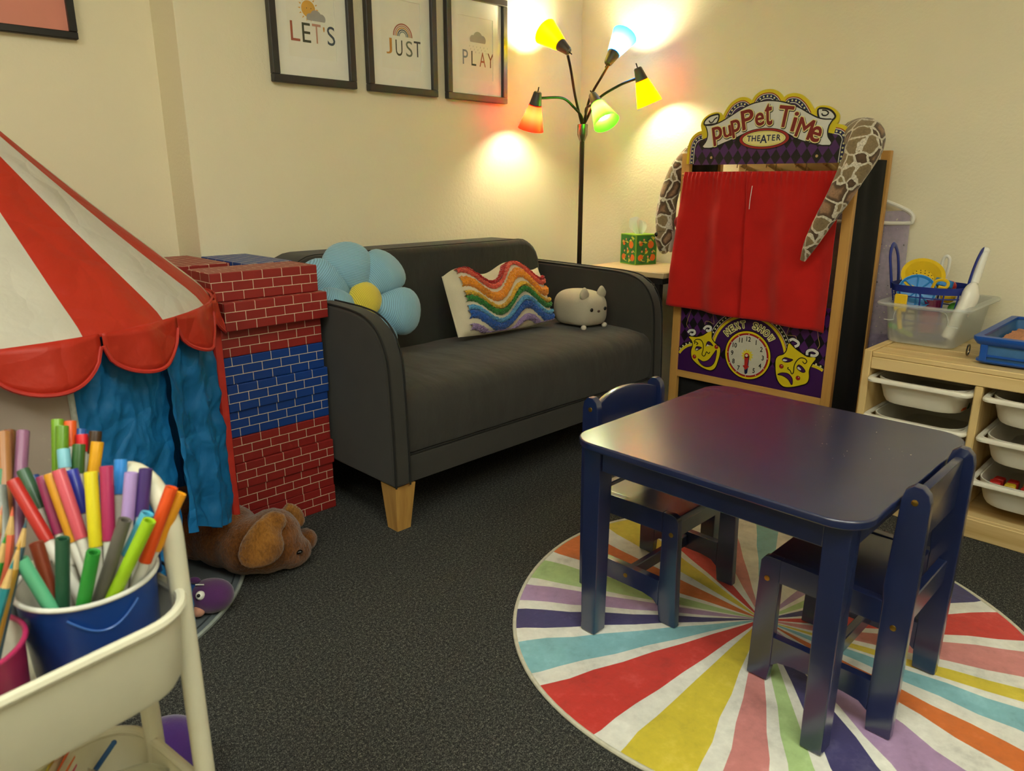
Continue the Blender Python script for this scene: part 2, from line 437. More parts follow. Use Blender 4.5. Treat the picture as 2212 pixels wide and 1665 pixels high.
# ================================================================== ROOM
def struct(name, mb, m, parent=None, **k):
    o = mb.build(name, m, parent, **k)
    if parent is None: o['kind'] = 'structure'
    return o
struct('floor', MB().box((X0, Y0, -.05), (XW + .1, YR + .1, 0)), CARPET)
struct('ceiling', MB().box((X0, Y0, HC), (XW + .1, YR + .1, HC + .05)), mat('ceiling_tile', '#e8e2d2', .8, .04, 60))
mb = MB(); mb.rbox((XJ, YW, 0), (XW + .1, YR + .1, HC), .006, 2); struct('wall_left', mb, WALL)
struct('wall_back', MB().box((X0, YR, 0), (XJ, YR + .1, HC)), WALL)
struct('wall_right', MB().box((XW, Y0, 0), (XW + .1, YW, HC)), WALL)
struct('wall_side', MB().box((X0 - .1, Y0, 0), (X0, YR + .1, HC)), WALL)
struct('wall_front', MB().box((X0 - .1, Y0 - .1, 0), (XW + .1, Y0, HC)), WALL)

# ceiling lights of the room (above and behind the view)
DIFF = emit_mat('ceiling_diffuser', LIGHT_COL, CEIL_POWER)
for k, (cx, cy) in enumerate(((.15, -.10), (.55, -1.15), (-1.05, .55))):
    t = thing('ceiling_light', (cx, cy, HC), ('recessed ceiling light panel in the middle of the room', 'recessed ceiling light panel nearest the front wall', 'recessed ceiling light panel over the left side of the room')[k], 'light')
    b = MB(); b.box((cx - .32, cy - .62, HC - .012), (cx - .29, cy + .62, HC)); b.box((cx + .29, cy - .62, HC - .012), (cx + .32, cy + .62, HC))
    b.box((cx - .29, cy - .62, HC - .012), (cx + .29, cy - .59, HC)); b.box((cx - .29, cy + .59, HC - .012), (cx + .29, cy + .62, HC))
    b.build('frame', WHITE_PL, t)
    MB().box((cx - .29, cy - .59, HC - .006), (cx + .29, cy + .59, HC)).build('diffuser', DIFF, t)

# ================================================================== SOFA
SOFA = fabric_mat('charcoal_sofa_fabric', '#3a3834', .08, 700, .95, .35, 7, sheen=.15)
SOFA2 = fabric_mat('charcoal_sofa_weave', '#393733', .07, 700, .95, sheen=.15)
SEAM = mat('sofa_seam', '#151412', .9)
LEGW = wood_mat('sofa_leg_wood', '#c89a55', '#a97a3c', 'Z', 1.0, .4)
sx0, sx1, sf, sb = 1.137, 2.462, 1.607, 2.372
sofa = thing('sofa', (1.80, 1.99, 0), 'charcoal grey two-seat sofa with rounded arms and tapered wooden legs', 'sofa')
prof = [(2.335, .15), (2.335, .655), (1.90, .648), (1.79, .644), (1.72, .632), (1.665, .600), (1.632, .55), (1.618, .49), (1.609, .3), (1.607, .15)]
for k, (a, b) in enumerate(((sx0, sx0 + .058), (sx1 - .062, sx1))):
    arm = MB().prism(prof, lambda u, v, d: V((d, u, v)), a, b, .012, 3).build('arm', SOFA2, sofa)
    for sx in (a + .004, b - .004):
        MB().tube(cr([(sx, u, v) for u, v in [(q[0], q[1] + .0) for q in prof[1:]]], 3), .0028, 6).build('seam', SEAM, arm)
# backrest: rounded upper corners in the x-z view, leaning front face
R = .11; bx0, bx1, bz = 1.16, 2.335, .762
outl = [(bx0, .15), (bx1, .15)] + circ((bx1 - R, bz - R), R, 7, 0, 90) + circ((bx0 + R, bz - R), R, 7, 90, 180)
bk = MB().prism(outl, lambda u, v, d: V((u, d - (.035 * (1 - v / .76) if d < 2.2 else 0), v)), 2.165, sb, .022, 3).build('backrest', SOFA, sofa)
MB().tube([(u, 2.189, v + .0002) for u, v in outl[2:][::-1]], .0024, 6).build('seam', SEAM, bk)
xa, xb = sx0 + .0585, sx1 - .0625
def seat_prof(k=14):
    pts = [(1.628, .238), (1.619, .27), (1.617, .33), (1.622, .375), (1.636, .402), (1.662, .418), (1.72, .425), (1.86, .428), (2.02, .424), (2.12, .418), (2.16, .38), (2.16, .238)]
    return pts
rings = []
for i in range(61):
    f = i / 60; x = xa + (xb - xa) * f
    e = min(1, min(f, 1 - f) / .012); e = 1 - (1 - e) ** 2 * .06
    ring = []
    for (y, z) in seat_prof():
        n1 = noise.noise(V((x * 9, y * 2.2, 3.1))) * .0035 + noise.noise(V((x * 24 + y * 8, y * 4, 1.7))) * .0018
        zz = .30 + (z - .30) * e + (n1 if z > .35 else n1 * .3)
        ring.append(V((x, 1.62 + (y - 1.62) if z > .4 else y + n1 * .6, zz)))
    rings.append(ring)
MB().loft(rings).build('seat_cushion', SOFA, sofa)
MB().rbox((xa, 1.618, .148), (xb, 2.16, .232), .008, 2).build('front_rail', SOFA2, sofa)
MB().tube([(xa + .002, 1.6215, .235), (xb - .002, 1.6215, .235)], .003, 6).build('seam', SEAM, sofa)
for cx, cy in ((sx0 + .045, 1.655), (sx1 - .045, 1.655), (sx0 + .045, 2.31), (sx1 - .045, 2.31)):
    s = -1 if cy < 2 else 1
    rg = [[V((cx + q[0] * h, cy + s * o + q[1] * h, z)) for q in ((-1, -1), (1, -1), (1, 1), (-1, 1))] for h, z, o in ((.024, 0, -.004), (.036, .147, .0))]
    MB().loft(rg, smooth=False).build('leg', LEGW, sofa)

# ------------------------------------------------------------------ flower pillow
fl = thing('flower_pillow', (1.33, 2.02, .45), 'sky blue corduroy flower pillow with yellow centre in the sofa corner', 'pillow')
fc = V((1.322, 2.0, .628)); fn_ = V((-.10, -.93, .34)); FR = frame3(fn_)
def petal(ang, L, W, off, rr, lift):
    a = math.radians(ang); d = V((math.cos(a), math.sin(a), 0)); p = V((-d.y, d.x, 0))
    def fnq(q, dd):
        t = (q.x / L + 1) / 2                      # 0 at root .. 1 at tip
        wf = .42 + .62 * math.sin(min(1, t * 1.15) * math.pi / 2) if t < .9 else 1.02
        q = V((q.x, q.y * wf, q.z * (.55 + .5 * math.sin(t * math.pi))))
        nz_ = noise.noise(q * 14 + V((ang, 0, 0))) * .004
        return q + V((0, 0, nz_)) + V((0, 0, (t - .4) * lift))
    b = MB(); rot = FR @ Matrix((d, p, V((0, 0, 1)))).transposed()
    b.ell(fc + FR @ (d * rr + V((0, 0, off))), (L, W, .050), rot, 30, 18, 0, .92, fnq); return b
PC = [cord_mat('sky_corduroy_%d' % i, '#8fbfd6', r) for i, r in enumerate((1.3, .5, -.35, -.9, 2.3, -.6))]
for i, (a, L, W, off, rr, lift) in enumerate(((100, .088, .086, 0, .110, -.02), (42, .084, .082, .004, .114, -.01), (-22, .086, .084, .012, .118, .0), (-76, .080, .070, -.012, .115, -.01), (148, .090, .074, -.014, .124, .01), (188, .076, .068, .012, .10, .03))):
    petal(a, L, W, off, rr, lift).build('petal', PC[i], fl)
MB().ell(fc + FR @ V((.0, .0, .022)), (.056, .056, .03), FR, 24, 14).build('flower_centre', cord_mat('yellow_corduroy', '#ecd44a', .3), fl)

# ------------------------------------------------------------------ rainbow cushion
rc = thing('rainbow_cushion', (1.95, 2.0, .43), 'cream lumbar cushion with tufted wavy rainbow stripes', 'cushion')
CREAM = fabric_mat('cream_cotton', '#d8ccb0', .08, 500)
ro = V((1.715, 1.985, .436)); ru = V((.49, -.012, .0)); rv = V((.0, .085, .232)); rn = ru.cross(rv).normalized()
if rn.y > 0: rn = -rn
def csurf(u, v, side=1):
    """cushion skin; u, v in 0..1"""
    e = (max(0, 4 * u * (1 - u)) ** .38) * (max(0, 4 * v * (1 - v)) ** .42)
    wav = .018 * math.sin((u * 1.95 - .02) * 2 * math.pi) * v
    pinch = .022 * ((2 * u - 1) ** 2) * ((2 * v - 1))
    return ro + ru * u + rv * v + V((0, 0, wav - pinch * .4 + .006)) + rn * (side * .052 * e)
b = MB(); b.grid(lambda u, v: csurf(u, v, 1), 44, 22); b.grid(lambda u, v: csurf(1 - u, v, -1), 44, 22)
b.grid(lambda u, v: csurf(-.0 + 1e-4, u, 1 - 2 * v) if True else None, 12, 2)
b.build('cushion_cover', CREAM, rc)
MB().tube([csurf(0, k / 10, 0) + V((-.002, 0, 0)) for k in range(11)], .003, 6).build('piping', CREAM, rc)
def wavev(u): return .108 * math.sin((u * 1.78 + .07) * 2 * math.pi) * (1 + .25 * u)
def stripe(v0, v1, col, name):
    rr_ = random.Random(int(v0 * 1000)); U0, U1 = .085, .995; NU, NV = 150, 9
    def fn(a, c):
        u = U0 + (U1 - U0) * a; v = v0 + (v1 - v0) * c + wavev(u) + (u - .5) * .0
        v = max(.015, min(.985, v)); h = .013 * math.sin(math.pi * c) ** .5 + (.006 * (rr_.random() - .3) if 0 < c < 1 else 0)
        p = csurf(u, v, 1); return p + rn * (h + .001) + V((rr_.uniform(-1, 1), 0, rr_.uniform(-1, 1))) * .0024
    MB().grid(fn, NU, NV, smooth=False).build('tufted_stripe', fabric_mat(name, col, .25, 500, .95, sheen=.4), rc, label=name.replace('_', ' '))
for v0, v1, c, nme in ((.895, .955, '#b3201f', 'crimson_tufted_stripe'), (.81, .895, '#dd5b45', 'coral_tufted_stripe'), (.60, .755, '#de8a1e', 'orange_tufted_stripe'), (.465, .535, '#d9a92c', 'yellow_tufted_stripe'), (.375, .465, '#2f7a2f', 'green_tufted_stripe'), (.25, .32, '#5d9fc9', 'light_blue_tufted_stripe'), (.13, .25, '#2558a8', 'blue_tufted_stripe'), (-.04, .055, '#9a80ac', 'lilac_tufted_stripe')):
    stripe(v0, v1, c, nme)

# ------------------------------------------------------------------ grey plush bolster animal (plain stand-in)
pl = thing('plush_toy', (2.27, 1.90, .43), 'pale grey barrel-shaped plush animal sitting by the right sofa arm', 'plush toy')
GREYP = fabric_mat('grey_minky', '#b5ac98', .04, 300, .85, sheen=.1)
ax = V((-.14, -.98, 0)).normalized(); pc = V((2.303, 1.912, .4945))
PR = Matrix((ax, V((-ax.y, ax.x, 0)), V((0, 0, 1)))).transposed()
def loaf(q, d):
    t = q.x / .112
    q = V((q.x, q.y * (1 - .10 * max(0, -t) ** 2), q.z))
    if q.z < -.05: q.z = -.05 + (q.z + .05) * .45
    return q + V((0, 0, noise.noise(q * 16) * .002))
MB().ell(pc, (.112, .088, .080), PR, 40, 24, 0, .72, loaf).build('body', GREYP, pl)
for s in (-1, 1):
    b = MB(); b.ell(pc + PR @ V((.076, s * .046, .072)), (.012, .023, .026), PR, 14, 10, 0, .9, lambda q, d: V((q.x, q.y * (1 - .6 * max(0, q.z / .026)), q.z)))
    b.build('ear', GREYP, pl)
    MB().ell(pc + PR @ V((.088, s * .056, -.060)), (.011, .012, .011), PR, 12, 8).build('foot', mat('pale_plush', '#cfc7b4', .8), pl)
    MB().ell(pc + PR @ V((.1105, s * .036, .012)), (.004, .0075, .0075), PR, 12, 8).build('eye', BLACK, pl)
MB().ell(pc + PR @ V((.1125, 0, .004)), (.004, .007, .005), PR, 12, 8).build('nose', mat('plush_nose', '#4a3028', .6), pl)
MB().tube(cr([pc + PR @ V(p) for p in ((-.095, .02, .02), (-.125, .03, .028), (-.15, .035, .03))], 4), [.013] * 8 + [.009], 10).build('tail', mat('grey_tail', '#8f877a', .8), pl)

# ================================================================== STACKED CARDBOARD BLOCKS
BR = brick_mat('red_brick_print', '#8f201c'); BB = brick_mat('blue_brick_print', '#0c3a86')
def block_mesh(name, m, L=.312, D=.149, Hh=.0755):
    b = MB(); x, y, z = L / 2, D / 2, Hh
    def face(vs, uv): b.add(vs, [(0, 1, 2, 3)], 0, False, [uv])
    def q(u0, v0, w_, h_): return [(u0, v0), (u0 + w_, v0), (u0 + w_, v0 + h_), (u0, v0 + h_)]
    bm = bmesh.new(); bmesh.ops.create_cube(bm, size=1)
    for v in bm.verts: v.co = V((v.co.x * L, v.co.y * D, (v.co.z + .5) * Hh))
    bmesh.ops.bevel(bm, geom=bm.edges[:], offset=.0022, segments=2, profile=.5, affect='EDGES')
    bm.normal_update(); bm.verts.index_update(); vs = [v.co.copy() for v in bm.verts]
    for f in bm.faces:
        n = f.normal; ax_ = max(range(3), key=lambda i: abs(n[i]))
        uv = [((v.co.x + .5, v.co.z + .0004) if ax_ == 1 else (v.co.y + .5, v.co.z + .0004) if ax_ == 0 else (v.co.x + .5, v.co.y + .5)) for v in f.verts]
        b.add([v.co for v in f.verts], [tuple(range(len(f.verts)))], 0, False, [uv])
    bm.free(); return b
protoR = block_mesh('block', BR).build('toy_brick_block', BR, world=False); protoB = block_mesh('block', BB).build('toy_brick_block', BB, world=False)
used = {'r': False, 'b': False}
def block(kind, x, y, z, rz, label, group):
    src = protoR if kind == 'r' else protoB
    o = src
    if used[kind]: o = src.copy(); COL.objects.link(o)
    used[kind] = True
    o.location = (x, y, z); o.rotation_euler = (0, 0, math.radians(rz)); return tag(o, label, 'toy block', group)
ordn = ['bottom red', 'second from the bottom, red', 'third from the bottom, red', 'fourth from the bottom, red', 'lowest blue', 'middle blue', 'topmost blue', 'third from the top, red', 'second from the top, red', 'topmost red']
offs = [(0.0, 0, 0), (-.003, -.001, .4), (.0, -.007, -.3), (-.004, -.001, .3), (-.003, 0, -.3), (-.001, -.006, .4), (-.008, -.001, .2), (-.010, -.001, .3), (.000, -.030, 1.5), (-.012, -.003, -.6)]
for i in range(10):
    dx, dy, rz = offs[i]
    block('r' if i < 4 or i > 6 else 'b', 0.972 + dx, 1.993 + dy, i * .0765, rz, ordn[i] + ' cardboard brick block in the stack beside the sofa', 'blocks of the front stack')
for i in range(10):
    block('b', 1.052, 2.2285, i * .0765, 90, 'blue cardboard brick block on the rear stack against the wall' if i == 9 else 'cardboard brick block hidden in the rear stack by the sofa', 'blocks of the rear stack')
for i in range(10):
    block('r', .888, 2.300, i * .0765, 90, 'red cardboard brick block on top of the stack in the wall recess' if i == 9 else 'cardboard brick block hidden in the stack in the wall recess', 'blocks of the recess stack')

# ================================================================== FRAMED PRINTS
FRM = mat('charcoal_frame', '#34302f', .42, .08, 40); PAPER = mat('print_paper', '#efebdd', .7, .015); MATB = mat('mat_board', '#f1eee2', .7, .015); GLASS = glass_mat()
INK = {k: mat('ink_' + k, c, .7, .06) for k, c in dict(rust='#a9553c', olive='#3a3c28', blush='#c08d78', ochre='#c98a35', slate='#3f4a58', grey='#8f8a82', sage='#6d7460', dk='#3a3a38', sun='#e0a944', brown='#7a3f22', cloud='#a7a19a', steel='#7d8a90').items()}
IK = list(INK.keys())
def frame(x0, x1, z0, z1, y, label, draw):
    t = thing('framed_print', ((x0 + x1) / 2, y, z0), label, 'picture')
    fw, th = .0245, .026; P = lambda u, v, d: V((u, y - d, v))
    for a, b_ in (((x0, z0), (x1, z0 + fw)), ((x0, z1 - fw), (x1, z1)), ((x0, z0 + fw), (x0 + fw, z1 - fw)), ((x1 - fw, z0 + fw), (x1, z1 - fw))):
        MB().rbox((a[0], y - th, a[1]), (b_[0], y - .002, b_[1]), .002, 1).build('frame_rail', FRM, t)
    ix0, ix1, iz0, iz1 = x0 + fw, x1 - fw, z0 + fw, z1 - fw
    MB().box((ix0, y - .008, iz0), (ix1, y - .003, iz1)).build('print', PAPER, t)
    ox, oz = (ix1 - ix0) * .165, (iz1 - iz0) * .17
    mt = MB()
    for a, b_ in (((ix0, iz0), (ix1, iz0 + oz)), ((ix0, iz1 - oz), (ix1, iz1)), ((ix0, iz0 + oz), (ix0 + ox, iz1 - oz)), ((ix1 - ox, iz0 + oz), (ix1, iz1 - oz))):
        mt.box((a[0], y - .011, a[1]), (b_[0], y - .008, b_[1]))
    mt.build('mat_board', MATB, t)
    b = MB(); draw(b, P, .0085); b.build('printed_artwork', [INK[k] for k in IK], t)
    MB().add([(ix0, y - .0145, iz0), (ix1, y - .0145, iz0), (ix1, y - .0145, iz1), (ix0, y - .0145, iz1)], [(0, 1, 2, 3)]).build('glass', GLASS, t)
    return t
C3 = lambda cx, cy: (560 + cx / 3.881, cy / 3.881)          # points read off the three prints
def wp(cx, cy): p = ony(*C3(cx, cy), YW - .008); return (p.x, p.z)
def letters(b, P, d, word):
    for ch, (cx, cy), h, k, wd in word:
        c = wp(cx, cy); put_text(b, ch, c, h, P, d, IK.index(k), width=wd)
def cloud(b, P, d, c, s, k):
    for dx, r in ((-.75, .45), (0, .72), (.7, .5)): b.flat([(q[0], max(q[1], c[1] - .3 * s)) for q in circ((c[0] + dx * s, c[1] + (r - .5) * s * .5), r * s, 20)], P, d + .0002 + .0001 * r, IK.index(k))
def draw1(b, P, d):
    s = wp(410, 75); r = .026
    b.flat(circ(s, r, 24), P, d, IK.index('sun'))
    for k in range(14):
        a = 2 * math.pi * k / 14; e = V((math.cos(a), math.sin(a))); n_ = V((-e.y, e.x)); c = V(s)
        b.flat([tuple(c + e * (r + .004) + n_ * .0028), tuple(c + e * (r + .004) - n_ * .0028), tuple(c + e * (r + .013))], P, d, IK.index('sun'))
    for dx in (-.006, .010): b.flat(circ((s[0] + dx, s[1] + .002), .0016, 8), P, d + .0003, IK.index('dk'))
    cloud(b, P, d, wp(475, 155), .030, 'cloud')
    letters(b, P, d, [('L', (300, 258), .060, 'rust', .034), ('E', (395, 274), .060, 'olive', .031), ('T', (482, 285), .060, 'blush', .033), ("'", (541, 250), .015, 'ochre', .006), ('S', (602, 305), .060, 'slate', .030)])
def draw2(b, P, d):
    c = wp(1203, 308)
    for r, k in ((.042, 'rust'), (.0355, 'blush'), (.029, 'ochre'), (.0225, 'slate'), (.016, 'steel')): b.stroke(circ(c, r, 24, 0, 180), .0042, P, d, IK.index(k))
    letters(b, P, d, [('J', (1088, 382), .054, 'ochre', .026), ('U', (1172, 402), .054, 'olive', .031), ('S', (1257, 412), .054, 'sage', .030), ('T', (1326, 415), .054, 'dk', .033)])
def draw3(b, P, d):
    c = wp(1832, 335); cloud(b, P, d, c, .036, 'cloud')
    for i in range(16):
        x = c[0] - .045 + .0065 * i; z = c[1] - .024 - .010 * ((i * 7) % 3); b.stroke([(x, z), (x - .001, z - .006)], .0014, P, d, IK.index('grey'))
    letters(b, P, d, [('P', (1727, 476), .054, 'steel', .028), ('L', (1798, 490), .054, 'olive', .026), ('A', (1872, 502), .054, 'rust', .034), ('Y', (1938, 512), .054, 'brown', .034)])
def fx(px, py): return ony(px, py, YW - .02).x
FZ = 1.309; FH = .405
frame(fx(591.4, 175), fx(770.8, 192), FZ, FZ + FH, YW, "grey framed print reading LET'S with a sun and cloud", draw1)
frame(fx(797.6, 196), fx(945.8, 209), FZ, FZ + FH, YW, 'grey framed print reading JUST under a rainbow arch', draw2)
frame(fx(967.2, 212), fx(1095, 226), FZ, FZ + FH - .008, YW, 'grey framed print reading PLAY under a rain cloud', draw3)
# pink print on the recessed wall
t = thing('framed_picture', (.57, YR, 1.4), 'black framed plain salmon pink picture on the recessed wall', 'picture')
q = ony(170, 86, YR - .02); px1, pz0 = q.x, q.z; px0, pz1 = px1 - .42, pz0 + .50
for a, b_ in (((px0, pz0), (px1, pz0 + .02)), ((px0, pz1 - .02), (px1, pz1)), ((px0, pz0 + .02), (px0 + .02, pz1 - .02)), ((px1 - .02, pz0 + .02), (px1, pz1 - .02))):
    MB().rbox((a[0], YR - .024, a[1]), (b_[0], YR - .002, b_[1]), .002, 1).build('frame_rail', mat('black_frame', '#15110f', .4), t)
MB().box((px0 + .02, YR - .01, pz0 + .02), (px1 - .02, YR - .003, pz1 - .02)).build('print', mat('salmon_print', '#e08c78', .5, .04, 6), t)

# ================================================================== FIVE-HEAD FLOOR LAMP
lx, ly = 2.60, 2.165
lamp = thing('floor_lamp', (lx, ly, 0), 'dark metal floor lamp with five coloured plastic shades', 'lamp')
hub = ony(1258, 285, ly); lx = hub.x; hz = hub.z
MB().lathe([(.0, 0), (.125, .0), (.125, .012), (.11, .022), (.02, .03), (0, .03)], (lx, ly, 0), n=32).build('base', DARKMET, lamp)
MB().cyl((lx, ly, .02), (lx, ly, hz - .03), .0105).build('pole', DARKMET, lamp)
MB().lathe([(.0105, -.04), (.022, -.012), (.0225, .03), (.019, .032), (0, .032)], (lx, ly, hz), n=24).build('hub', mat('brushed_gunmetal', '#6a645c', .3, .1, metal=.9), lamp)
SOCK = mat('grey_socket', '#4c4641', .45, .08, metal=.3)
BULB = emit_mat('lamp_bulb', (1.0, .86, .58), BULB_POWER)
def head(p0, p1, col, arm_pts, nm, lab):
    p0, p1 = V(p0), V(p1); d = (p1 - p0).normalized(); p1 = p0 + d * .150
    pts = cr([V((lx, ly, hz + .02))] + arm_pts, 8)
    arm = MB().tube(pts, .0055, 8).build('arm', DARKMET, lamp)
    so = MB().lathe([(0, 0), (.013, 0), (.0165, .004), (.0265, .056), (.025, .057)], p0, d, 20).build('socket', SOCK, lamp)
    MB().cyl(p0 - d * .018, p0 + d * .002, .0025, n=8).build('switch', DARKMET, so)
    L = (p1 - p0).length
    MB().lathe([(.0250, .050), (.0265, .053), (.0535, L), (.0545, L + .001), (.0525, L)], p0, d, 32).build('shade', shade_mat(nm + '_shade', col), lamp, label=lab)
    MB().ell(p0 + d * .098, (.021, .021, .025), None, 16, 12).build('bulb', BULB, lamp)
ra, rb = ony(1162, 198, 2.195), ony(1146, 281, 2.245)
head(ra, rb, '#ee1a08', [V((lx - .012, ly - .004, hz + .06)), ony(1240, 232, 2.165), ony(1215, 212, 2.175), ra + (rb - ra) * .16 + V((.03, 0, .002)), ra + (rb - ra) * .18], 'red', 'glowing red shade')
ra, rb = ony(1229, 112, 2.155), ony(1180, 70, 2.27)
head(ra, rb, '#f2e000', [V((lx - .016, ly + .002, hz + .06)), ony(1242, 205, 2.16), ony(1233, 150, 2.155), ra + (rb - ra) * .05 + V((.0, 0, -.016))], 'yellow', 'glowing yellow shade')
ra, rb = onx(1312, 138, 2.60), onx(1352, 72, 2.70)
head(ra, rb, '#2f88ee', [V((lx + .012, ly, hz + .05)), onx(1275, 210, 2.61), onx(1300, 165, 2.60), ra + (rb - ra) * .05 + V((0, 0, -.012))], 'blue', 'glowing light blue shade')
ra, rb = onx(1377, 146, 2.665), onx(1405, 230, 2.715)
head(ra, rb, '#f58a00', [V((lx + .016, ly - .004, hz + .045)), onx(1290, 216, 2.61), onx(1335, 186, 2.64), ra + (rb - ra) * .24 + V((-.005, .02, -.005)), ra + (rb - ra) * .24], 'orange', 'glowing amber orange shade')
ra, rb = onx(1279, 203, 2.52), onx(1318, 281, 2.50)
head(ra, rb, '#3cc818', [V((lx + .004, ly - .014, hz + .05)), onx(1267, 233, 2.56), ra + (rb - ra) * .25 + V((0.015, .004, 0))], 'green', 'glowing green shade')

# ================================================================== SIDE TABLE + TISSUE BOX
TZ = .645
st = thing('side_table', (2.65, 1.85, 0), 'small side table with oak top and black metal frame in the corner', 'side table')
MB().rbox((2.478, 1.635, TZ - .022), (2.815, 2.03, TZ), .002, 1).build('table_top', wood_mat('greyed_oak_top', '#c2ab82', '#9c8560', 'Y', .8, .55), st)
BLKM = mat('black_powder_coat', '#151313', .5, .1)
b = MB()
for a, c in (((2.485, 1.642, TZ - .045), (2.51, 2.022, TZ - .0225)), ((2.785, 1.642, TZ - .045), (2.81, 2.022, TZ - .0225)), ((2.51, 1.642, TZ - .045), (2.785, 1.667, TZ - .0225)), ((2.51, 1.997, TZ - .045), (2.785, 2.022, TZ - .0225))): b.box(a, c)
b.build('frame', BLKM, st)
for x, y in ((2.485, 1.655), (2.785, 1.655), (2.485, 1.997), (2.785, 1.997)): MB().box((x, y, 0), (x + .025, y + .025, TZ - .0455)).build('leg', BLKM, st)
tb = thing('tissue_box', (2.712, 1.925, TZ), 'cube tissue box printed with oranges and leaves on the side table', 'tissue box', rz=math.radians(-18))
TG = mat('leaf_green_card', '#2f7a35', .5, .25, 20); LIME = mat('lime_edge_card', '#8dbb2a', .5)
ORG = mat('print_orange', '#dd6a24', .5, .1); LEAFL = mat('print_pale_leaf', '#c6c94f', .5, .1); TEAL = mat('print_deep_green', '#1b5c46', .5)
hs, hh = .056, .128
MB().rbox((-hs, -hs, 0), (hs, hs, hh), .0015, 1).build('box', TG, tb, world=False)
b = MB(); PINKP = mat('print_pink', '#e39a7a', .5)
for P in (lambda u, v, d: V((-hs - d, -u, v)), lambda u, v, d: V((u, -hs - d, v))):
    b.stroke([(-hs + .002, .002), (hs - .002, .002), (hs - .002, hh - .002), (-hs + .002, hh - .002)], .004, P, .0004, 1, True)
    rr_ = random.Random(3)
    for (u, v, r) in ((-.03, .03, .014), (.022, .085, .016), (.034, .03, .015), (-.03, .09, .010), (.0, .055, .008)): b.flat(circ((u, v), r, 16), P, .0008, 2)
    for k in range(22):
        u, v, a = rr_.uniform(-.044, .044), rr_.uniform(.012, .116), rr_.uniform(0, 360)
        e = V((math.cos(a), math.sin(a))); n_ = V((-e.y, e.x)); c = V((u, v)); l = rr_.uniform(.009, .015)
        e *= l
        b.flat([tuple(c - e), tuple(c + n_ * l * .35), tuple(c + e), tuple(c - n_ * l * .35)], P, .0006 + .00002 * k, 3 if k % 3 else 4)
    for k in range(6): b.flat(circ((rr_.uniform(-.04, .04), rr_.uniform(.02, .11)), .005, 6), P, .0012, 5)
b.build('printed_artwork', [TG, LIME, ORG, LEAFL, TEAL, PINKP], tb, world=False)
MB().box((-hs, -hs, hh), (hs, hs, hh + .0006)).build('lid', LIME, tb, world=False)
b = MB()
for a, h0 in ((.4, .075), (1.5, .068), (2.6, .06)):
    def tis(u, v, a=a, h0=h0):
        w_ = .018 + .028 * math.sin(v * 2.2); ang = a + (u - .5) * 1.1
        return V((math.cos(ang) * w_ * (u - .5) * 2.0 - .01 * v, math.sin(ang) * w_ * (u - .5) * 1.6 + .006 * math.sin(u * 9), hh + h0 * v * (1 - .35 * abs(u - .35))))
    b.grid(tis, 10, 8)
b.build('tissue', mat('tissue_paper', '#f4f1e6', .9, .02), tb, world=False)

# ================================================================== PUPPET THEATER
TX = 2.53; ty0, ty1 = .957, 1.615; TXR = 2.762; PWD = .034
th = thing('puppet_theater', (2.65, 1.275, 0), 'wooden puppet theater with red curtain, clock panel and painted arched sign', 'puppet theater')
PINE = wood_mat('honey_pine', '#c8964f', '#ad7a38', 'Z', 1.0, .42); PINEH = wood_mat('honey_pine_rail', '#cd9c56', '#b3813f', 'Y', 1.0, .42)
for y0_ in (ty0, ty1 - PWD):
    MB().rbox((TX, y0_, 0), (TX + .024, y0_ + PWD, 1.097), .003, 2).build('front_post', PINE, th)
    yr_ = y0_ - (.016 if y0_ < 1.2 else 0); MB().rbox((TXR, yr_ + .001, 0), (TXR + .024, yr_ + PWD - .001, 1.097), .003, 2).build('rear_post', PINE, th)
for y0_ in (ty0 + .010, ty1 - .020):
    for z in (.02, 1.055): MB().cyl((TX + .024, y0_ + .006, z), (TXR, y0_ + .006 - (.014 if y0_ < 1.2 else 0), z), .008, n=10).build('side_rod', PINE, th)
    def side(u, v, y0_=y0_):
        return V((TX + .025 + (TXR - TX - .026) * u, y0_ - .004 - (.014 * u if y0_ < 1.2 else 0) + .004 * math.sin(u * 11 + v * 3) * (.3 + v * .7), .02 + 1.045 * v))
    MB().grid(side, 14, 12).build('side_cloth', BLACKF, th, solid=.003)
MB().rbox((TX + .003, ty0 + PWD, .228), (TX + .027, ty1 - PWD, .256), .003, 2).build('bottom_rail', PINEH, th)
pass
MB().grid(lambda u, v: V((TX + .03 + .004 * math.sin(u * 25), ty0 + .03 + (ty1 - ty0 - .06) * u, .005 + .23 * v)), 20, 4).build('lower_cloth', BLACKF, th, solid=.003)
# colour inks of the painted boards
TI = {k: mat('paint_' + k, c, .35, .04) for k, c in dict(yellow='#d9c21c', red='#9c1f1c', white='#d8d6cc', navy='#161a4a', purple='#45175a', black='#120d10', cream='#e6dc96', dot='#d8d49a', dred='#7d1b17', violet='#3b1550', tanline='#b89860', face='#c9c4b2', sun='#e0cf3a').items()}
TK = list(TI); TIM = [TI[k] for k in TK]; HQ = harlequin_mat(); ti = TK.index
PT = lambda u, v, d: V((TX - d, -u, v))          # u runs to the viewer's right, v up
def S2(cx, cy): p = onx(1470 + cx / 5.821, 185 + cy / 5.821, TX); return (-p.y, p.z)
def P1(cx, cy): p = onx(1430 + cx / 6.404, 640 + cy / 6.404, TX); return (-p.y, p.z)
def P3(cx, cy): p = onx(1420 + cx / 4.096, 560 + cy / 4.096, TX); return (-p.y, p.z)
def path(fn, pts, n=5, closed=False): return [tuple(p) for p in cr([fn(*q) for q in pts], n, closed)]
def inset(pth, d):
    out = []
    for i in range(len(pth)):
        a, b_ = V(pth[max(i - 1, 0)]), V(pth[min(i + 1, len(pth) - 1)]); t = (b_ - a).normalized(); out.append(tuple(V(pth[i]) + V((t.y, -t.x)) * d))
    return out
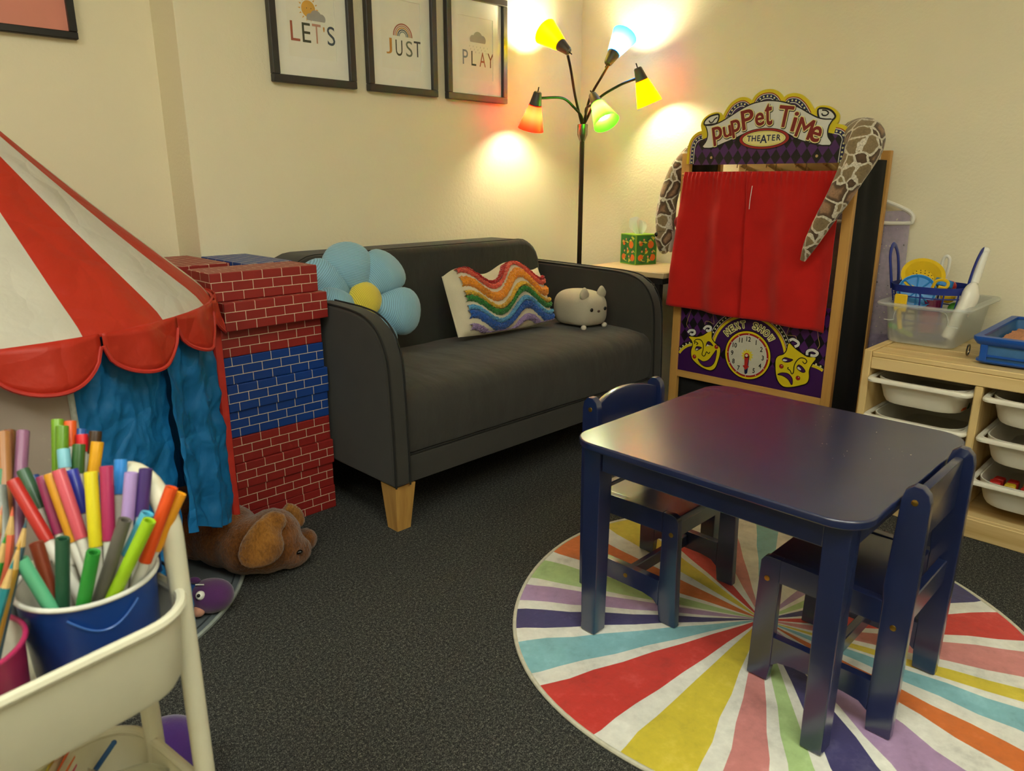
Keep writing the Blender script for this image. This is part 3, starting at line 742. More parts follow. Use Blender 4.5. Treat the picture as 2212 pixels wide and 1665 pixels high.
segs = [[(92, 985), (108, 800), (130, 710), (170, 640), (230, 590), (285, 570)], [(285, 570), (275, 500), (300, 430), (360, 375), (440, 340), (510, 340), (545, 390)], [(545, 390), (580, 320), (630, 245), (690, 190), (770, 150), (850, 150), (915, 190)], [(915, 190), (960, 120), (1040, 65), (1130, 45), (1210, 55), (1275, 100), (1312, 155)], [(1312, 155), (1360, 115), (1440, 95), (1530, 110), (1610, 170), (1660, 240), (1700, 312)], [(1700, 312), (1730, 270), (1800, 250), (1890, 260), (1970, 310), (2010, 370), (2005, 440), (1985, 480)], [(1985, 480), (2060, 495), (2120, 535), (2160, 600), (2170, 680), (2150, 760), (2115, 970)]]
SP = [path(S2, s) for s in segs]; outline = []
for s_ in SP: outline += s_[:-1]
outline.append(SP[-1][-1])
sg = MB().prism([(u, v) for u, v in outline], lambda u, v, d: V((TX - .004 + d, -u, v)), -.006, .004, 0).build('sign_board', TI['yellow'], th, label='arched yellow-edged sign board')
SD = .0105
b = MB()
hq = MB()
# shoulders and arches
def band(b, pth, d0):
    b.stroke(inset(pth, .0125), .0028, PT, d0, ti('red')); b.stroke(inset(pth, .0155), .0026, PT, d0 + .0001, ti('white'))
    b.stroke(inset(pth, .0225), .0120, PT, d0 + .0002, ti('navy')); b.stroke(inset(pth, .0300), .0026, PT, d0 + .0003, ti('white'))
    c = inset(pth, .0225); L = 0; nxt = .006
    for i in range(1, len(c)):
        seg = (V(c[i]) - V(c[i - 1])).length
        while L + seg > nxt:
            p = V(c[i - 1]).lerp(V(c[i]), (nxt - L) / seg); b.flat(circ(p, .0033, 10), PT, d0 + .0005, ti('dot')); nxt += .0135
        L += seg
for k in (2, 3, 4):
    fillp = inset(SP[k], .031); b.flat(fillp + [(fillp[-1][0], fillp[-1][1] - .03), (fillp[0][0], fillp[0][1] - .03)], PT, SD - .0002, ti('violet')); band(b, SP[k], SD)
inL, inR = inset(SP[0], .031), inset(SP[6], .031)
zb = min(outline[0][1], outline[-1][1])
low = inL + [S2(560, 560), S2(1100, 470), S2(1700, 560)] + inR
low[0] = (low[0][0], zb + .0005); low[-1] = (low[-1][0], zb + .0005)
hq.flat(low, PT, SD - .0002); hq.build('harlequin_print', HQ, th)
band(b, SP[0], SD + .0002); band(b, SP[6], SD + .0002)
ban = path(S2, [(345, 510), (420, 505), (520, 470), (640, 400), (780, 310), (920, 240), (1060, 205), (1160, 198), (1280, 210), (1400, 240), (1520, 290), (1640, 360), (1740, 410), (1830, 430), (1925, 430)], 4) + path(S2, [(1880, 500), (1862, 570), (1870, 650), (1910, 715), (1895, 745)], 4) + path(S2, [(1800, 745), (1680, 720), (1560, 690), (1460, 650), (1390, 610), (1300, 565), (1200, 548), (1060, 545), (930, 560), (820, 600), (700, 660), (580, 710), (480, 755), (400, 780), (320, 780)], 4) + path(S2, [(303, 765), (350, 700), (370, 620), (360, 550)], 4)
for sc_ in ([(325, 495), (325, 450), (375, 400), (440, 372), (505, 370), (478, 470), (400, 490)], [(1765, 415), (1750, 300), (1840, 288), (1920, 320), (1965, 385), (1925, 432), (1840, 428)]):
    p = path(S2, sc_, 4, True); b.flat(p, PT, SD + .0010, ti('white')); b.stroke(p, .0060, PT, SD + .0012, ti('black'), True)
b.stroke(path(S2, [(380, 440), (395, 465), (425, 460), (450, 425), (485, 400)], 5), .0045, PT, SD + .0014, ti('black'))
b.stroke(path(S2, [(1795, 350), (1810, 375), (1850, 375), (1880, 345), (1850, 315), (1800, 310)], 5), .0045, PT, SD + .0014, ti('black'))
b.stroke(ban, .0085, PT, SD + .0015, ti('black'), True); b.flat(ban, PT, SD + .0018, ti('white'))
oc = S2(1068, 668)
b.flat(circ(oc, .0925, 40, ry=.0345), PT, SD + .0022, ti('red')); b.stroke(circ(oc, .0925, 40, ry=.0345), .002, PT, SD + .0023, ti('black'), True)
b.flat(circ(oc, .0800, 40, ry=.0265), PT, SD + .0025, ti('cream')); b.stroke(circ(oc, .0800, 40, ry=.0265), .0016, PT, SD + .0026, ti('black'), True)
b.stroke(circ(oc, .0740, 40, ry=.0225), .0016, PT, SD + .0027, ti('yellow'), True)
for cx, cy in ((405, 905), (1730, 885)): b.flat(circ(S2(cx, cy), .0048, 14), PT, SD + .0004, ti('tanline'))
b.build('painted_banner', TIM, th)
b = MB()
word = [('p', (490, 632), 215, 12, 125), ('u', (612, 580), 125, 14, 100), ('p', (722, 540), 200, 14, 112), ('P', (868, 425), 215, 12, 150), ('e', (1018, 425), 140, 8, 104), ('t', (1130, 365), 235, 6, 84), ('T', (1338, 390), 225, -8, 170), ('i', (1458, 455), 205, -12, 42), ('M', (1585, 540), 205, -16, 175), ('e', (1722, 610), 160, -18, 118)]
U = .000293
def halo(b, ch, c, h, d, mi, r, wd, rad, place=PT, n=12):
    for k in range(n): put_text(b, ch, (c[0] + rad * math.cos(6.2832 * k / n), c[1] + rad * math.sin(6.2832 * k / n)), h, place, d + .00001 * k, mi, r, 1, 0, 0, wd)
for ch, c, h, r, wd in word:
    q = S2(*c); halo(b, ch, (q[0] + .0012, q[1] - .0022), h * U, SD + .0024, ti('black'), r, wd * U, .0058); halo(b, ch, q, h * U, SD + .0028, ti('cream'), r, wd * U, .0048)
    halo(b, ch, q, h * U, SD + .0032, ti('dred'), r, wd * U, .0016, n=8); put_text(b, ch, q, h * U, PT, SD + .0034, ti('dred'), r, 1, 0, 0, wd * U)
for i, ch in enumerate('THEATER'):
    f = i - 3; put_text(b, ch, (oc[0] + f * .0182, oc[1] + .002 - (.003 if ch == 'A' else 0)), .0185 if ch not in 'A' else .026, PT, SD + .0032, ti('navy'), 0, .95, .02)
b.build('sign_lettering', TIM, th)

# ---- clock panel
PB = .0045
MB().box((TX + .008, ty0 + PWD, .2565), (TX + .014, ty1 - PWD, .575)).build('panel_board', HQ, th, label='harlequin printed clock panel')
PP = lambda u, v, d: V((TX + .008 - d, -u, v))
cc = V(P1(1172, 818)); s = (V(P1(1485, 830)) - V(P1(862, 800))).length / 2 / 311   # metres per unit of the reading
L_, R_, B_, T_ = -(ty1 - PWD), -(ty0 + PWD), .2565, .575
clampP = lambda pts: [(min(max(u, L_), R_), min(max(v, B_), T_)) for u, v in pts]
b = MB(); d0 = .0004
def arch(b, c, r, a0, a1, d):
    b.flat(clampP(circ(c, r * 528, 48, a0, a1) + ([(c[0], c[1])] if abs(a1 - a0) < 150 else [])), PP, d, ti('violet'))
    for rr_, wd, k, dd in ((582, 9, 'white', 1), (557, 44, 'black', 2), (532, 7, 'white', 3), (524, 9, 'red', 4), (503, 34, 'yellow', 5)):
        pts = circ(c, r * rr_, 60, a0, a1); run = []
        for p in pts:
            if L_ + .003 < p[0] < R_ - .003 and B_ < p[1] < T_: run.append(p)
            elif len(run) > 1: b.stroke(run, wd * U_, PP, d + .0001 * dd, ti(k)); run = []
            else: run = []
        if len(run) > 1: b.stroke(run, wd * U_, PP, d + .0001 * dd, ti(k))
    for p in circ(c, r * 557, int(abs(a1 - a0) / 5.2 * r / s), a0, a1):
        if L_ + .004 < p[0] < R_ - .004 and B_ + .004 < p[1] < T_ - .003: b.flat(circ(p, 12 * U_, 8), PP, d + .0006, ti('dot'))
U_ = s
for c_, a_ in ((P3(330, 950), (80, 180)), (P3(1330, 1156), (0, 100))): arch(b, c_, s * .60, a_[0], a_[1], d0 + .0012)
arch(b, (cc.x, cc.y), s, 2, 178, d0 + .001)
b.flat([(L_, B_), (R_, B_), (R_, cc.y - .030), (L_, cc.y - .030)], PP, d0 + .0009, ti('violet'))
# clock
for r_, k, dd in ((322, 'black', 0), (311, 'yellow', 1), (287, 'red', 2), (262, 'white', 3), (255, 'face', 4)): b.flat(circ(cc, r_ * s, 48), PP, .003 + .0002 * dd, ti(k))
for i in range(12): b.flat(circ(circ(cc, 274 * s, 12)[i], 7 * s, 8), PP, .0042, ti('white'))
for i in range(1, 13):
    a = math.radians(90 - 30 * i); put_text(b, str(i), (cc.x + 212 * s * math.cos(a), cc.y + 212 * s * math.sin(a)), 60 * s, PP, .0044, ti('black'), 0, .85, .02)
star = [tuple(cc + V((math.cos(math.pi * k / 12), math.sin(math.pi * k / 12))) * s * (88 if k % 2 else 58)) for k in range(24)]
b.flat(star, PP, .0044, ti('sun'))
# letters NEXT SHOW on the arc
for i, ch in enumerate('NEXT SHOW'):
    if ch == ' ': continue
    a = 90 + (4 - i) * 12.2 + 1; q = (cc.x + 398 * s * math.cos(math.radians(a)), cc.y + 398 * s * math.sin(math.radians(a)))
    halo(b, ch, q, 84 * s, .0046, ti('cream'), a - 90, 60 * s, .0034, PP); put_text(b, ch, q, 84 * s, PP, .0049, ti('black'), a - 90, 1, 0, 0, 60 * s)
# masks
def mask(outl, brow, eyes, mouth, cheeks, curls, strings):
    p = path(P3, outl, 4, True); b.stroke(p, .0075, PP, .0034, ti('black'), True); b.flat(p, PP, .0037, ti('yellow'))
    for br_ in brow: b.stroke(path(P3, br_, 5), lambda t: .0035, PP, .0042, ti('black'))
    for e in eyes:
        q = path(P3, e, 3, True); b.flat(q, PP, .0042, ti('violet')); b.stroke(q, .0024, PP, .0044, ti('black'), True)
        m_ = [tuple((V(z_) - V(q[0])) * .45 + V(q[0]) + V((.002, -.001))) for z_ in q]; b.flat(m_, PP, .0046, ti('white'))
    q = path(P3, mouth, 4, True); b.flat(q, PP, .0042, ti('purple')); b.stroke(q, .0026, PP, .0044, ti('black'), True)
    for c_ in cheeks:
        c_ = P3(*c_); b.flat(circ(c_, .0085, 16), PP, .0046, ti('black')); b.flat(circ(c_, .0077, 16), PP, .0048, ti('red')); b.flat(circ((c_[0] + .002, c_[1] + .003), .0018, 8), PP, .005, ti('white'))
    for c_ in curls:
        q = path(P3, c_, 5); b.stroke(q, .0145, PP, .0036, ti('black')); b.stroke(q, .0095, PP, .0039, ti('white'))
    for c_ in strings: b.stroke(path(P3, c_, 5), .0017, PP, .0036, ti('tanline'))
mask([(275, 685), (340, 690), (400, 675), (470, 635), (475, 700), (500, 740), (545, 780), (548, 830), (530, 900), (505, 960), (470, 982), (430, 975), (380, 950), (330, 910), (300, 870), (295, 810), (310, 760), (300, 720)],
     [[(325, 750), (330, 730), (355, 745), (340, 755)], [(318, 730), (340, 710), (380, 715), (400, 750), (400, 800), (390, 840), (405, 858), (420, 845), (430, 820), (450, 835), (460, 820)]],
     [[(330, 800), (345, 772), (388, 782), (370, 795), (345, 808)], [(425, 770), (440, 730), (465, 735), (488, 768), (455, 755)]],
     [(355, 880), (400, 905), (450, 890), (490, 840), (520, 805), (505, 900), (470, 945), (420, 950), (380, 925)], [(323, 862), (518, 776)],
     [[(265, 650), (285, 630), (320, 632), (325, 655), (300, 668), (285, 655)], [(405, 620), (430, 595), (465, 600), (465, 625), (440, 635), (430, 620)]],
     [[(275, 612), (255, 580), (262, 540), (295, 445)], [(412, 580), (425, 550), (460, 555), (495, 572), (485, 480)]])
mask([(1160, 745), (1210, 790), (1265, 830), (1320, 865), (1395, 875), (1360, 930), (1335, 985), (1335, 1050), (1315, 1095), (1260, 1115), (1180, 1130), (1110, 1125), (1065, 1080), (1045, 1010), (1042, 900), (1065, 860), (1110, 845), (1140, 810)],
     [[(1280, 905), (1300, 925), (1318, 905), (1300, 880), (1260, 875), (1225, 905), (1205, 950), (1200, 1000), (1185, 1015), (1170, 985), (1150, 970), (1155, 955)]],
     [[(1100, 890), (1125, 870), (1165, 880), (1195, 890), (1160, 910), (1120, 908)], [(1230, 960), (1245, 935), (1275, 950), (1305, 990), (1285, 1003), (1250, 985)]],
     [(1060, 1020), (1100, 1005), (1155, 1015), (1190, 1060), (1185, 1112), (1150, 1060), (1100, 1030)], [(1093, 948), (1240, 1052)],
     [[(1165, 720), (1195, 708), (1240, 735), (1240, 760), (1210, 775)], [(1320, 850), (1325, 815), (1370, 805), (1412, 830), (1390, 855), (1350, 850)]],
     [[(1228, 708), (1215, 680), (1180, 675), (1140, 665), (1168, 590)], [(1408, 800), (1430, 760), (1420, 700), (1412, 640)]])
b.build('painted_panel_art', TIM, th)
hd = MB(); hp = lambda pts, k, d: hd.prism(pts, PP, d, d + .0015, 0, mi=k)
hd.prism([(cc.x - .010 * 1, cc.y), (cc.x + .010, cc.y), (cc.x + .007, cc.y - 230 * s), (cc.x, cc.y - 250 * s), (cc.x - .004, cc.y - 230 * s)], PP, .0055, .0068, mi=1)
hd.prism(circ(cc, .0095, 16), PP, .0070, .0085); hd.prism([(cc.x - .0085, cc.y), (cc.x + .0085, cc.y), (cc.x + .006, cc.y - 130 * s), (cc.x + .013, cc.y - 140 * s), (cc.x, cc.y - 190 * s), (cc.x - .013, cc.y - 140 * s), (cc.x - .006, cc.y - 130 * s)], PP, .0070, .0085)
hd.prism(circ(cc, .0052, 14), PP, .0086, .011, mi=2)
hd.build('clock_hands', [mat('clock_red', '#b3281f', .4), TI['navy'], mat('peg_white', '#d6bfa8', .4)], th)
# ---- curtains
CURT = fabric_mat('red_curtain_cloth', '#c01c16', .08, 500, .9, sheen=.15)
MB().cyl((TX - .0055, ty0 + .01, 1.019), (TX - .0055, ty1 - .01, 1.019), .005, n=10).build('curtain_rod', PINEH, th)
def curtain(y0_, y1_, yb0, yb1, zb0, zb1, ph, lab):
    def fn(u, v):
        top = y0_ + (y1_ - y0_) * u; bot = yb0 + (yb1 - yb0) * u; y = top + (bot - top) * v
        z = 1.029 + ((zb0 + (zb1 - zb0) * u) - 1.029) * v
        g = math.exp(-v * 16)
        x = TX - .018 - .004 * g * math.sin(u * 95 + ph) - (.012 * math.sin(u * 10.5 + ph + .5 * math.sin(v * 3)) + .0025 * math.sin(u * 23 + 2 * ph)) * min(1, v * 3.0) * (.55 + .45 * v) - .018 * v
        x += .005 * noise.noise(V((u * 5, v * 6, ph)))
        if v < .05: x += .003 * math.cos(v / .05 * math.pi)
        return V((x, y, z))
    MB().grid(fn, 90, 44).build('curtain', CURT, th, label=lab, solid=.0022)
curtain(1.588, 1.318, 1.622, 1.297, .523, .506, .4, 'left red curtain')
curtain(1.330, .996, 1.300, .992, .511, .497, 1.9, 'right red curtain')
MB().tube(cr([(TX - .03, 1.302, .98), (TX - .036, 1.303, .93), (TX - .035, 1.304, .90)], 4), .0011, 6).build('white_tie', WHITE_PL, th)
MB().tube(cr([(TX - .022, 1.60, .855), (TX + .0, 1.628, .84), (TX + .035, 1.632, .80), (TX + .02, 1.628, .75)], 5), [.012] * 15 + [.006], 8, flat=.4).build('tieback', CURT, th)

# ------------------------------------------------------------------ plush snake
SN = snake_mat()
sk = thing('plush_snake', (2.6, 1.3, 1.05), 'brown and cream patterned plush snake draped over the puppet theater', 'plush toy')
mid = lambda px, py, x: onx(px, py, x)
tailp = [onx(1734, 562, 2.452), onx(1752, 525, 2.447), onx(1780, 476, 2.445), onx(1812, 425, 2.45), onx(1842, 370, 2.462), onx(1866, 322, 2.485), onx(1868, 297, 2.535), onx(1850, 296, 2.60), V((2.66, 1.02, 1.135)), V((2.675, 1.14, 1.135)), V((2.675, 1.3, 1.135)), V((2.672, 1.46, 1.135)), V((2.64, 1.585, 1.125)), onx(1478, 352, 2.575), onx(1457, 388, 2.56), onx(1443, 432, 2.545), onx(1438, 470, 2.54), onx(1437, 500, 2.535)]
rads = [.009, .022, .030, .037, .045, .054, .058, .056, .05, .046, .044, .042, .038, .037, .036, .037, .039, .036]
pp_ = cr(tailp, 6); rr_ = cr([(r, 0) for r in rads], 6)
MB().tube(pp_, [p[0] for p in rr_], 20, uvscale=1).build('body', SN, sk)
hp0 = onx(1436, 505, 2.535); hdir = V((0.0, .0, -1))
HRm = Matrix((V((1, 0, 0)), V((0, 1, 0)), V((0, 0, 1))))
b = MB(); b.ell(hp0 + V((0, .0, -.018)), (.036, .037, .062), None, 24, 18, 0, .95, lambda q, d: V((q.x * (1 - .25 * max(0, -d.z)), q.y * (1 - .28 * max(0, -d.z)), q.z)))
hb = b.build('head', SN, sk)
MB().ell(hp0 + V((.012, -.024, -.02)), (.026, .016, .052), None, 16, 12).build('jaw', mat('snake_belly', '#cfc3b2', .8), sk)
MB().ell(hp0 + V((-.032, .018, -.002)), (.006, .0085, .0085), None, 14, 10).build('eye', mat('glass_eye', '#0c0705', .1), sk)
MB().ell(hp0 + V((-.027, -.003, -.062)), (.004, .006, .004), None, 10, 8).build('nostril', BLACK, sk)

# ------------------------------------------------------------------ peg rack, hangers and costume on the right wall
pk = thing('peg_rack', (XW, 1.3, 1.03), 'pale wooden wall rail with round pegs seen behind the puppet theater sign', 'peg rack')
PALE = wood_mat('pale_pine_y', '#d9b981', '#c49f65', 'Y', 1.0, .5)
MB().rbox((XW - .02, 1.02, .995), (XW, 1.535, 1.068), .003, 1).build('board', PALE, pk)
PEGY = (1.475, 1.362, 1.252, 1.148)
for y in PEGY: MB().cyl((XW - .02, y, 1.036), (XW - .115, y, 1.060), .0095, n=12).build('peg', PALE, pk)
WIRE = mat('hanger_wire', '#a8946f', .4, .1, metal=.6)
labs = ('wire-hooked white hanger on the peg nearest the corner', 'wire-hooked white hanger on the second peg from the corner', 'wire-hooked white hanger on the third peg from the corner', 'white plastic hanger holding the sparkly costume')
for k, y in enumerate(PEGY):
    hx = XW - (.105, .090, .075, .030)[k]; yc = y if k < 3 else 1.06
    t = thing('coat_hanger', (hx, yc, .88), labs[k], 'hanger')
    MB().tube(cr([(hx, yc + .02 + (y - yc), 1.045), (hx, yc + .016 + (y - yc), 1.066), (hx, y, 1.0735), (hx, y - .018, 1.062), (hx, y - .018, 1.035), (hx, (y + yc) / 2 - .006, .99), (hx, yc, .958)], 5), .0022 if k < 3 else .0035, 8).build('hook', WIRE if k < 3 else WHITE_PL, t)
    w_ = .205 if k == 3 else .105
    lo = .855
    MB().tube(cr([(hx, yc, .962), (hx, yc - w_ * .6, .922), (hx, yc - w_ * .93, .892), (hx, yc - w_ * .98, .865), (hx, yc - w_ * .86, lo), (hx, yc, lo - .002), (hx, yc + w_ * .86, lo), (hx, yc + w_ * .98, .865), (hx, yc + w_ * .93, .892), (hx, yc + w_ * .6, .922), (hx, yc, .962)], 6), .0068, 8).build('hanger_body', WHITE_PL, t)
cs = thing('costume', (XW - .07, .93, .3), 'sheer mauve costume sprinkled with stars hanging behind the puppet theater', 'costume')
n = NT('mauve_tulle'); n.b.inputs['Base Color'].default_value = lin('#a898b8'); n.set(Roughness=.6)
tn = n.noise(60, 3); tpn = n.n('ShaderNodeBsdfTransparent'); mxn = n.n('ShaderNodeMixShader'); n.l(n.math('ADD', n.math('MULTIPLY', tn.outputs['Fac'], .5), .38), mxn.inputs[0]); n.l(tpn.outputs[0], mxn.inputs[1]); n.l(n.b.outputs[0], mxn.inputs[2]); n.l(mxn.outputs[0], n.out.inputs[0])
def tulle(u, v): return V((XW - .028 - .006 * math.sin(u * 14 + v * 2) * (.3 + v) - .006 * v, .868 + .26 * u - .03 * v * (1 - u), .90 - .80 * v - .02 * u * (1 - v)))
MB().grid(tulle, 40, 30).build('skirt', n.m, cs)
DKL = mat('dark_lining', '#3a3032', .8)
MB().grid(lambda u, v: tulle(u, .55 + .45 * v) + V((.010, .012, 0)), 20, 12).build('lining', DKL, cs)
b = MB(); rs = random.Random(5)
for k in range(150):
    u, v = rs.random() * .8, rs.random() * .98; c = tulle(u, v) + V((-.003, 0, 0)); r_ = rs.uniform(.0016, .0036)
    b.flat([(-c.y + r_ * (1 if i % 2 else .45) * math.cos(i * math.pi / 5 + k), c.z + r_ * (1 if i % 2 else .45) * math.sin(i * math.pi / 5 + k)) for i in range(10)], lambda uu, vv, d: V((c.x - d, -uu, vv)), 0, 0 if k % 4 else 1)
b.build('sequins', [mat('silver_sequin', '#f2ead8', .25, metal=.3), mat('black_sequin', '#101014', .3)], cs, kind='stuff')

# ================================================================== STORAGE SHELF
SXF, SY1, SY0, SH, SXB = 2.303, .787, -.152, .505, 2.743
sh = thing('storage_shelf', (2.52, .32, 0), 'low pine storage frame holding white pull-out bins along the right wall', 'shelf')
PNX = wood_mat('light_pine_y', '#dcbf87', '#c29d5f', 'Y', .8, .5); PNZ = wood_mat('light_pine_z', '#d8ba80', '#c09a5c', 'Z', .8, .5)
for y in (SY0, SY1 - .022): MB().rbox((SXF, y, 0), (SXB, y + .022, SH), .002, 1).build('side_panel', PNZ, sh)
cols = [SY1 - .022, .484, .182, SY0 + .022]; PW = .020
for y in cols[1:3]:
    MB().rbox((SXF + .004, y - PW, .06), (SXF + .032, y, SH - .0575), .003, 1).build('divider_post', PNZ, sh)
    MB().rbox((SXF + .034, y - PW + .004, .06), (SXB, y - .004, SH - .0575), .002, 1).build('divider_panel', PNZ, sh)
for i in range(5):
    a = SXF + .003 + i * .0875; MB().rbox((a, SY0 + .0225, SH - .02), (a + .0865, SY1 - .0225, SH - .004), .0025, 1).build('top_plank', PNX, sh)
MB().rbox((SXF + .003, SY0 + .0225, SH - .0565), (SXF + .022, SY1 - .0225, SH - .0205), .002, 1).build('top_apron', PNX, sh)
MB().rbox((SXF + .004, SY0 + .0225, .0), (SXF + .024, SY1 - .0225, .058), .002, 1).build('base_rail', PNX, sh)
MB().rbox((SXF + .0245, SY0 + .0225, .040), (SXB, SY1 - .0225, .058), .002, 1).build('base_board', PNX, sh)
MB().box((SXB - .006, SY0 + .0225, .0585), (SXB - .001, SY1 - .0225, SH - .021)).build('back_panel', PNX, sh)
BINM = mat('bin_white_plastic', '#e2dccb', .42, .02); 
def make_bin():
    e = thing('storage_bin', (0, 0, 0), 'x', 'storage bin', 'white shelf bins')
    w_, D_, hh_ = .272, .40, .078
    b = MB(); ring = lambda i, z, r: rrect(i, D_ - i * .6, -w_ / 2 + i, w_ / 2 - i, r, z)
    b.loft([ring(.030, -hh_ + .002, .06), ring(.024, -hh_ + .012, .065), ring(.012, -.012, .06), ring(.011, -.001, .06), ring(.0145, -.001, .058), ring(.028, -hh_ + .014, .06), ring(.036, -hh_ + .006, .055)], True, True)
    b.build('tub', BINM, e, world=False)
    b = MB(); rim = lambda i, z: rrect(-.012 + i, D_ - .005 - i, -w_ / 2 - .004 + i, w_ / 2 + .004 - i, .022, z)
    b.loft([rim(.0, -.010), rim(-.001, -.004), rim(.002, .002), rim(.013, .002), rim(.014, -.003), rim(.0035, -.006), rim(.0025, -.010), rim(0, -.010)], False, False)
    b.build('rim', BINM, e, world=False); return e
binp = None
rows = (.424, .308, .180)
for ci in range(3):
    yc = (cols[ci] - (PW if ci else 0) + cols[ci + 1]) / 2 + (.004 if ci == 0 else .0)
    for ri, z in enumerate(rows):
        if binp is None: binp = make_bin(); o = binp
        else: o = copy_tree(binp)
        o.location = (SXF - .006 + (.0 if ri else -.004), yc - .004, z)
        o['label'] = '%s white plastic bin in the %s column of the pine shelf' % (('topmost', 'middle', 'lowest')[ri], ('left', 'second', 'third')[ci])
TOYC = [('red', '#b3241c'), ('yellow', '#c7a524'), ('dark green', '#35502a'), ('orange', '#c4551c'), ('blue', '#27507e'), ('lime', '#6c7f24')]
tm = {c: mat('toy_' + c.replace(' ', '_'), h, .4, .05) for c, h in TOYC}
def cube_mesh(c):
    b = MB(); b.rbox((-.0135, -.0135, -.0135), (.0135, .0135, .0135), .003, 1); return b
cubes = {}
rs = random.Random(11); pools = {(1, 2): [0, 0, 1, 0, 1, 0, 4, 1, 0, 1, 0, 0], (0, 1): [5, 2, 3, 0, 2, 5, 3, 2, 5, 2, 1, 2], (0, 0): [3, 2, 0, 2, 5, 0, 2, 3], (1, 1): [0, 2, 3, 0, 2, 0, 2, 0], (1, 0): [2, 0, 2, 2, 3, 2, 5, 2]}
for (ci, ri), pool in pools.items():
    yc = (cols[ci] - (PW if ci else 0) + cols[ci + 1]) / 2
    for k, c in enumerate(pool):
        nm = TOYC[c][0]
        if nm not in cubes: o = cube_mesh(c).build('toy_cube', tm[nm], world=False); cubes[nm] = o
        else: o = cubes[nm].copy(); COL.objects.link(o)
        gx, gy = divmod(k, 6)
        o.location = (SXF + .070 + gx * .034 + rs.uniform(-.002, .002), yc - .100 + gy * .036 + rs.uniform(-.003, .003), rows[ri] - .0475 + (.012 if ri == 2 else .0))
        o.rotation_euler = (0, 0, rs.uniform(-.2, .2))
        if ri == 2: o.location.z = rows[ri] - .078 + .022 + .030
        else: o.location.z = rows[ri] - .078 + .022
        tag(o, '%s toy cube inside the %s bin of the %s shelf column' % (nm, ('top', 'middle', 'lowest')[ri], ('left', 'second')[ci]), 'toy', '%s cubes in the %s bin, %s column' % (nm, ('top', 'middle', 'lowest')[ri], ('left', 'second')[ci]))
        if ri == 2:   # second layer rests on a hidden first layer
            u_ = o.copy(); COL.objects.link(u_); u_.location.z = rows[ri] - .078 + .0215

# ================================================================== ON TOP OF THE SHELF
CLR = clear_mat('frosted_clear_plastic', '#e8e8e2', .3, .31)
tbx0, tbx1, tby0, tby1 = 2.452, 2.815, .575, .805
tub = thing('plastic_tub', (2.63, .69, SH), 'frosted clear plastic tub on the pine shelf filled with sand toys', 'tub')
b = MB(); rg = lambda i, z, r: rrect(tbx0 + i, tbx1 - i, tby0 + i, tby1 - i, r, SH + z)
b.loft([rg(.022, .001, .03), rg(.018, .008, .03), rg(.006, .118, .03), rg(.004, .122, .03)], True, False); b.build('tub_wall', CLR, tub)
b = MB(); b.loft([rg(.004, .116, .03), rg(-.016, .117, .04), rg(-.019, .122, .042), rg(-.016, .127, .04), rg(.004, .126, .03)], False, False); b.build('rim', CLR, tub)
b = MB()
for y0_, sg_ in ((.755, 1), (.625, -1)): b.tube(cr([(tbx0 + .006, y0_ - sg_ * .014, SH + .114), (tbx0 + .003, y0_ + sg_ * .004, SH + .108), (tbx0 + .006, y0_ + sg_ * .012, SH + .085), (tbx0 + .010, y0_ + sg_ * .013, SH + .072), (tbx0 + .010, y0_ + sg_ * .04, SH + .070)], 4), .0017, 6)
b.build('moulded_ridge', CLR, tub)
# blue mesh basket standing in the tub
BLP = mat('cobalt_plastic', '#1c2f86', .38, .05)
bc = V((2.598, .712, 0)); bt, bb = .682, .515
def brad(z): f = (z - bb) / (bt - bb); return .072 + .030 * f, .082 + .028 * f
def bring(z, o=0): a, c = brad(z); return [V((bc.x + (a + o) * math.copysign(abs(math.cos(q)) ** .75, math.cos(q)), bc.y + (c + o) * math.copysign(abs(math.sin(q)) ** .75, math.sin(q)), z)) for q in [2 * math.pi * k / 48 for k in range(48)]]
bas = thing('toy_basket', (bc.x, bc.y, bb), 'cobalt blue plastic grid basket with two loop handles in the clear tub', 'basket')
b = MB(); b.loft([bring(bt - .022), bring(bt), bring(bt, -.003), bring(bt - .022, -.003), bring(bt - .022)], False, False); b.build('rim_band', BLP, bas)
for k in range(0, 48, 4):
    MB().tube([bring(bb + (bt - .02 - bb) * j / 4)[k] for j in range(5)], .0023, 6).build('upright_bar', BLP, bas)
for z in (.53, .57, .61, .648): MB().tube(bring(z) + [bring(z)[0]], .0019, 6).build('ring_bar', BLP, bas)
MB().add(bring(bb), [tuple(range(48))]).build('basket_floor', BLP, bas, solid=.002)
for s_ in (1, -1):
    yy = bc.y + s_ * .107
    pts = cr([(bc.x - .030, yy, bt - .02), (bc.x - .036, yy + s_ * .008, bt + .04), (bc.x - .034, yy + s_ * .016, bt + .085), (bc.x - .012, yy + s_ * .020, bt + .112), (bc.x + .012, yy + s_ * .020, bt + .112), (bc.x + .034, yy + s_ * .016, bt + .085), (bc.x + .036, yy + s_ * .008, bt + .04), (bc.x + .030, yy, bt - .02)], 6)
    MB().tube(pts, .0085, 8, flat=.45).build('handle', BLP, bas)
def solo(name, mb, m, label, cat, group=None, **k): return tag(mb.build(name, m, **k), label, cat, group)
YLP = mat('toy_yellow_plastic', '#e0b81c', .35, .04); SKY = mat('toy_sky_plastic', '#2d86cf', .35, .04); GRN = mat('toy_green_plastic', '#4ea03a', .35, .05); PUR = mat('toy_magenta_plastic', '#7a1550', .3, .05); REDP = mat('toy_red_plastic', '#c0262c', .35)
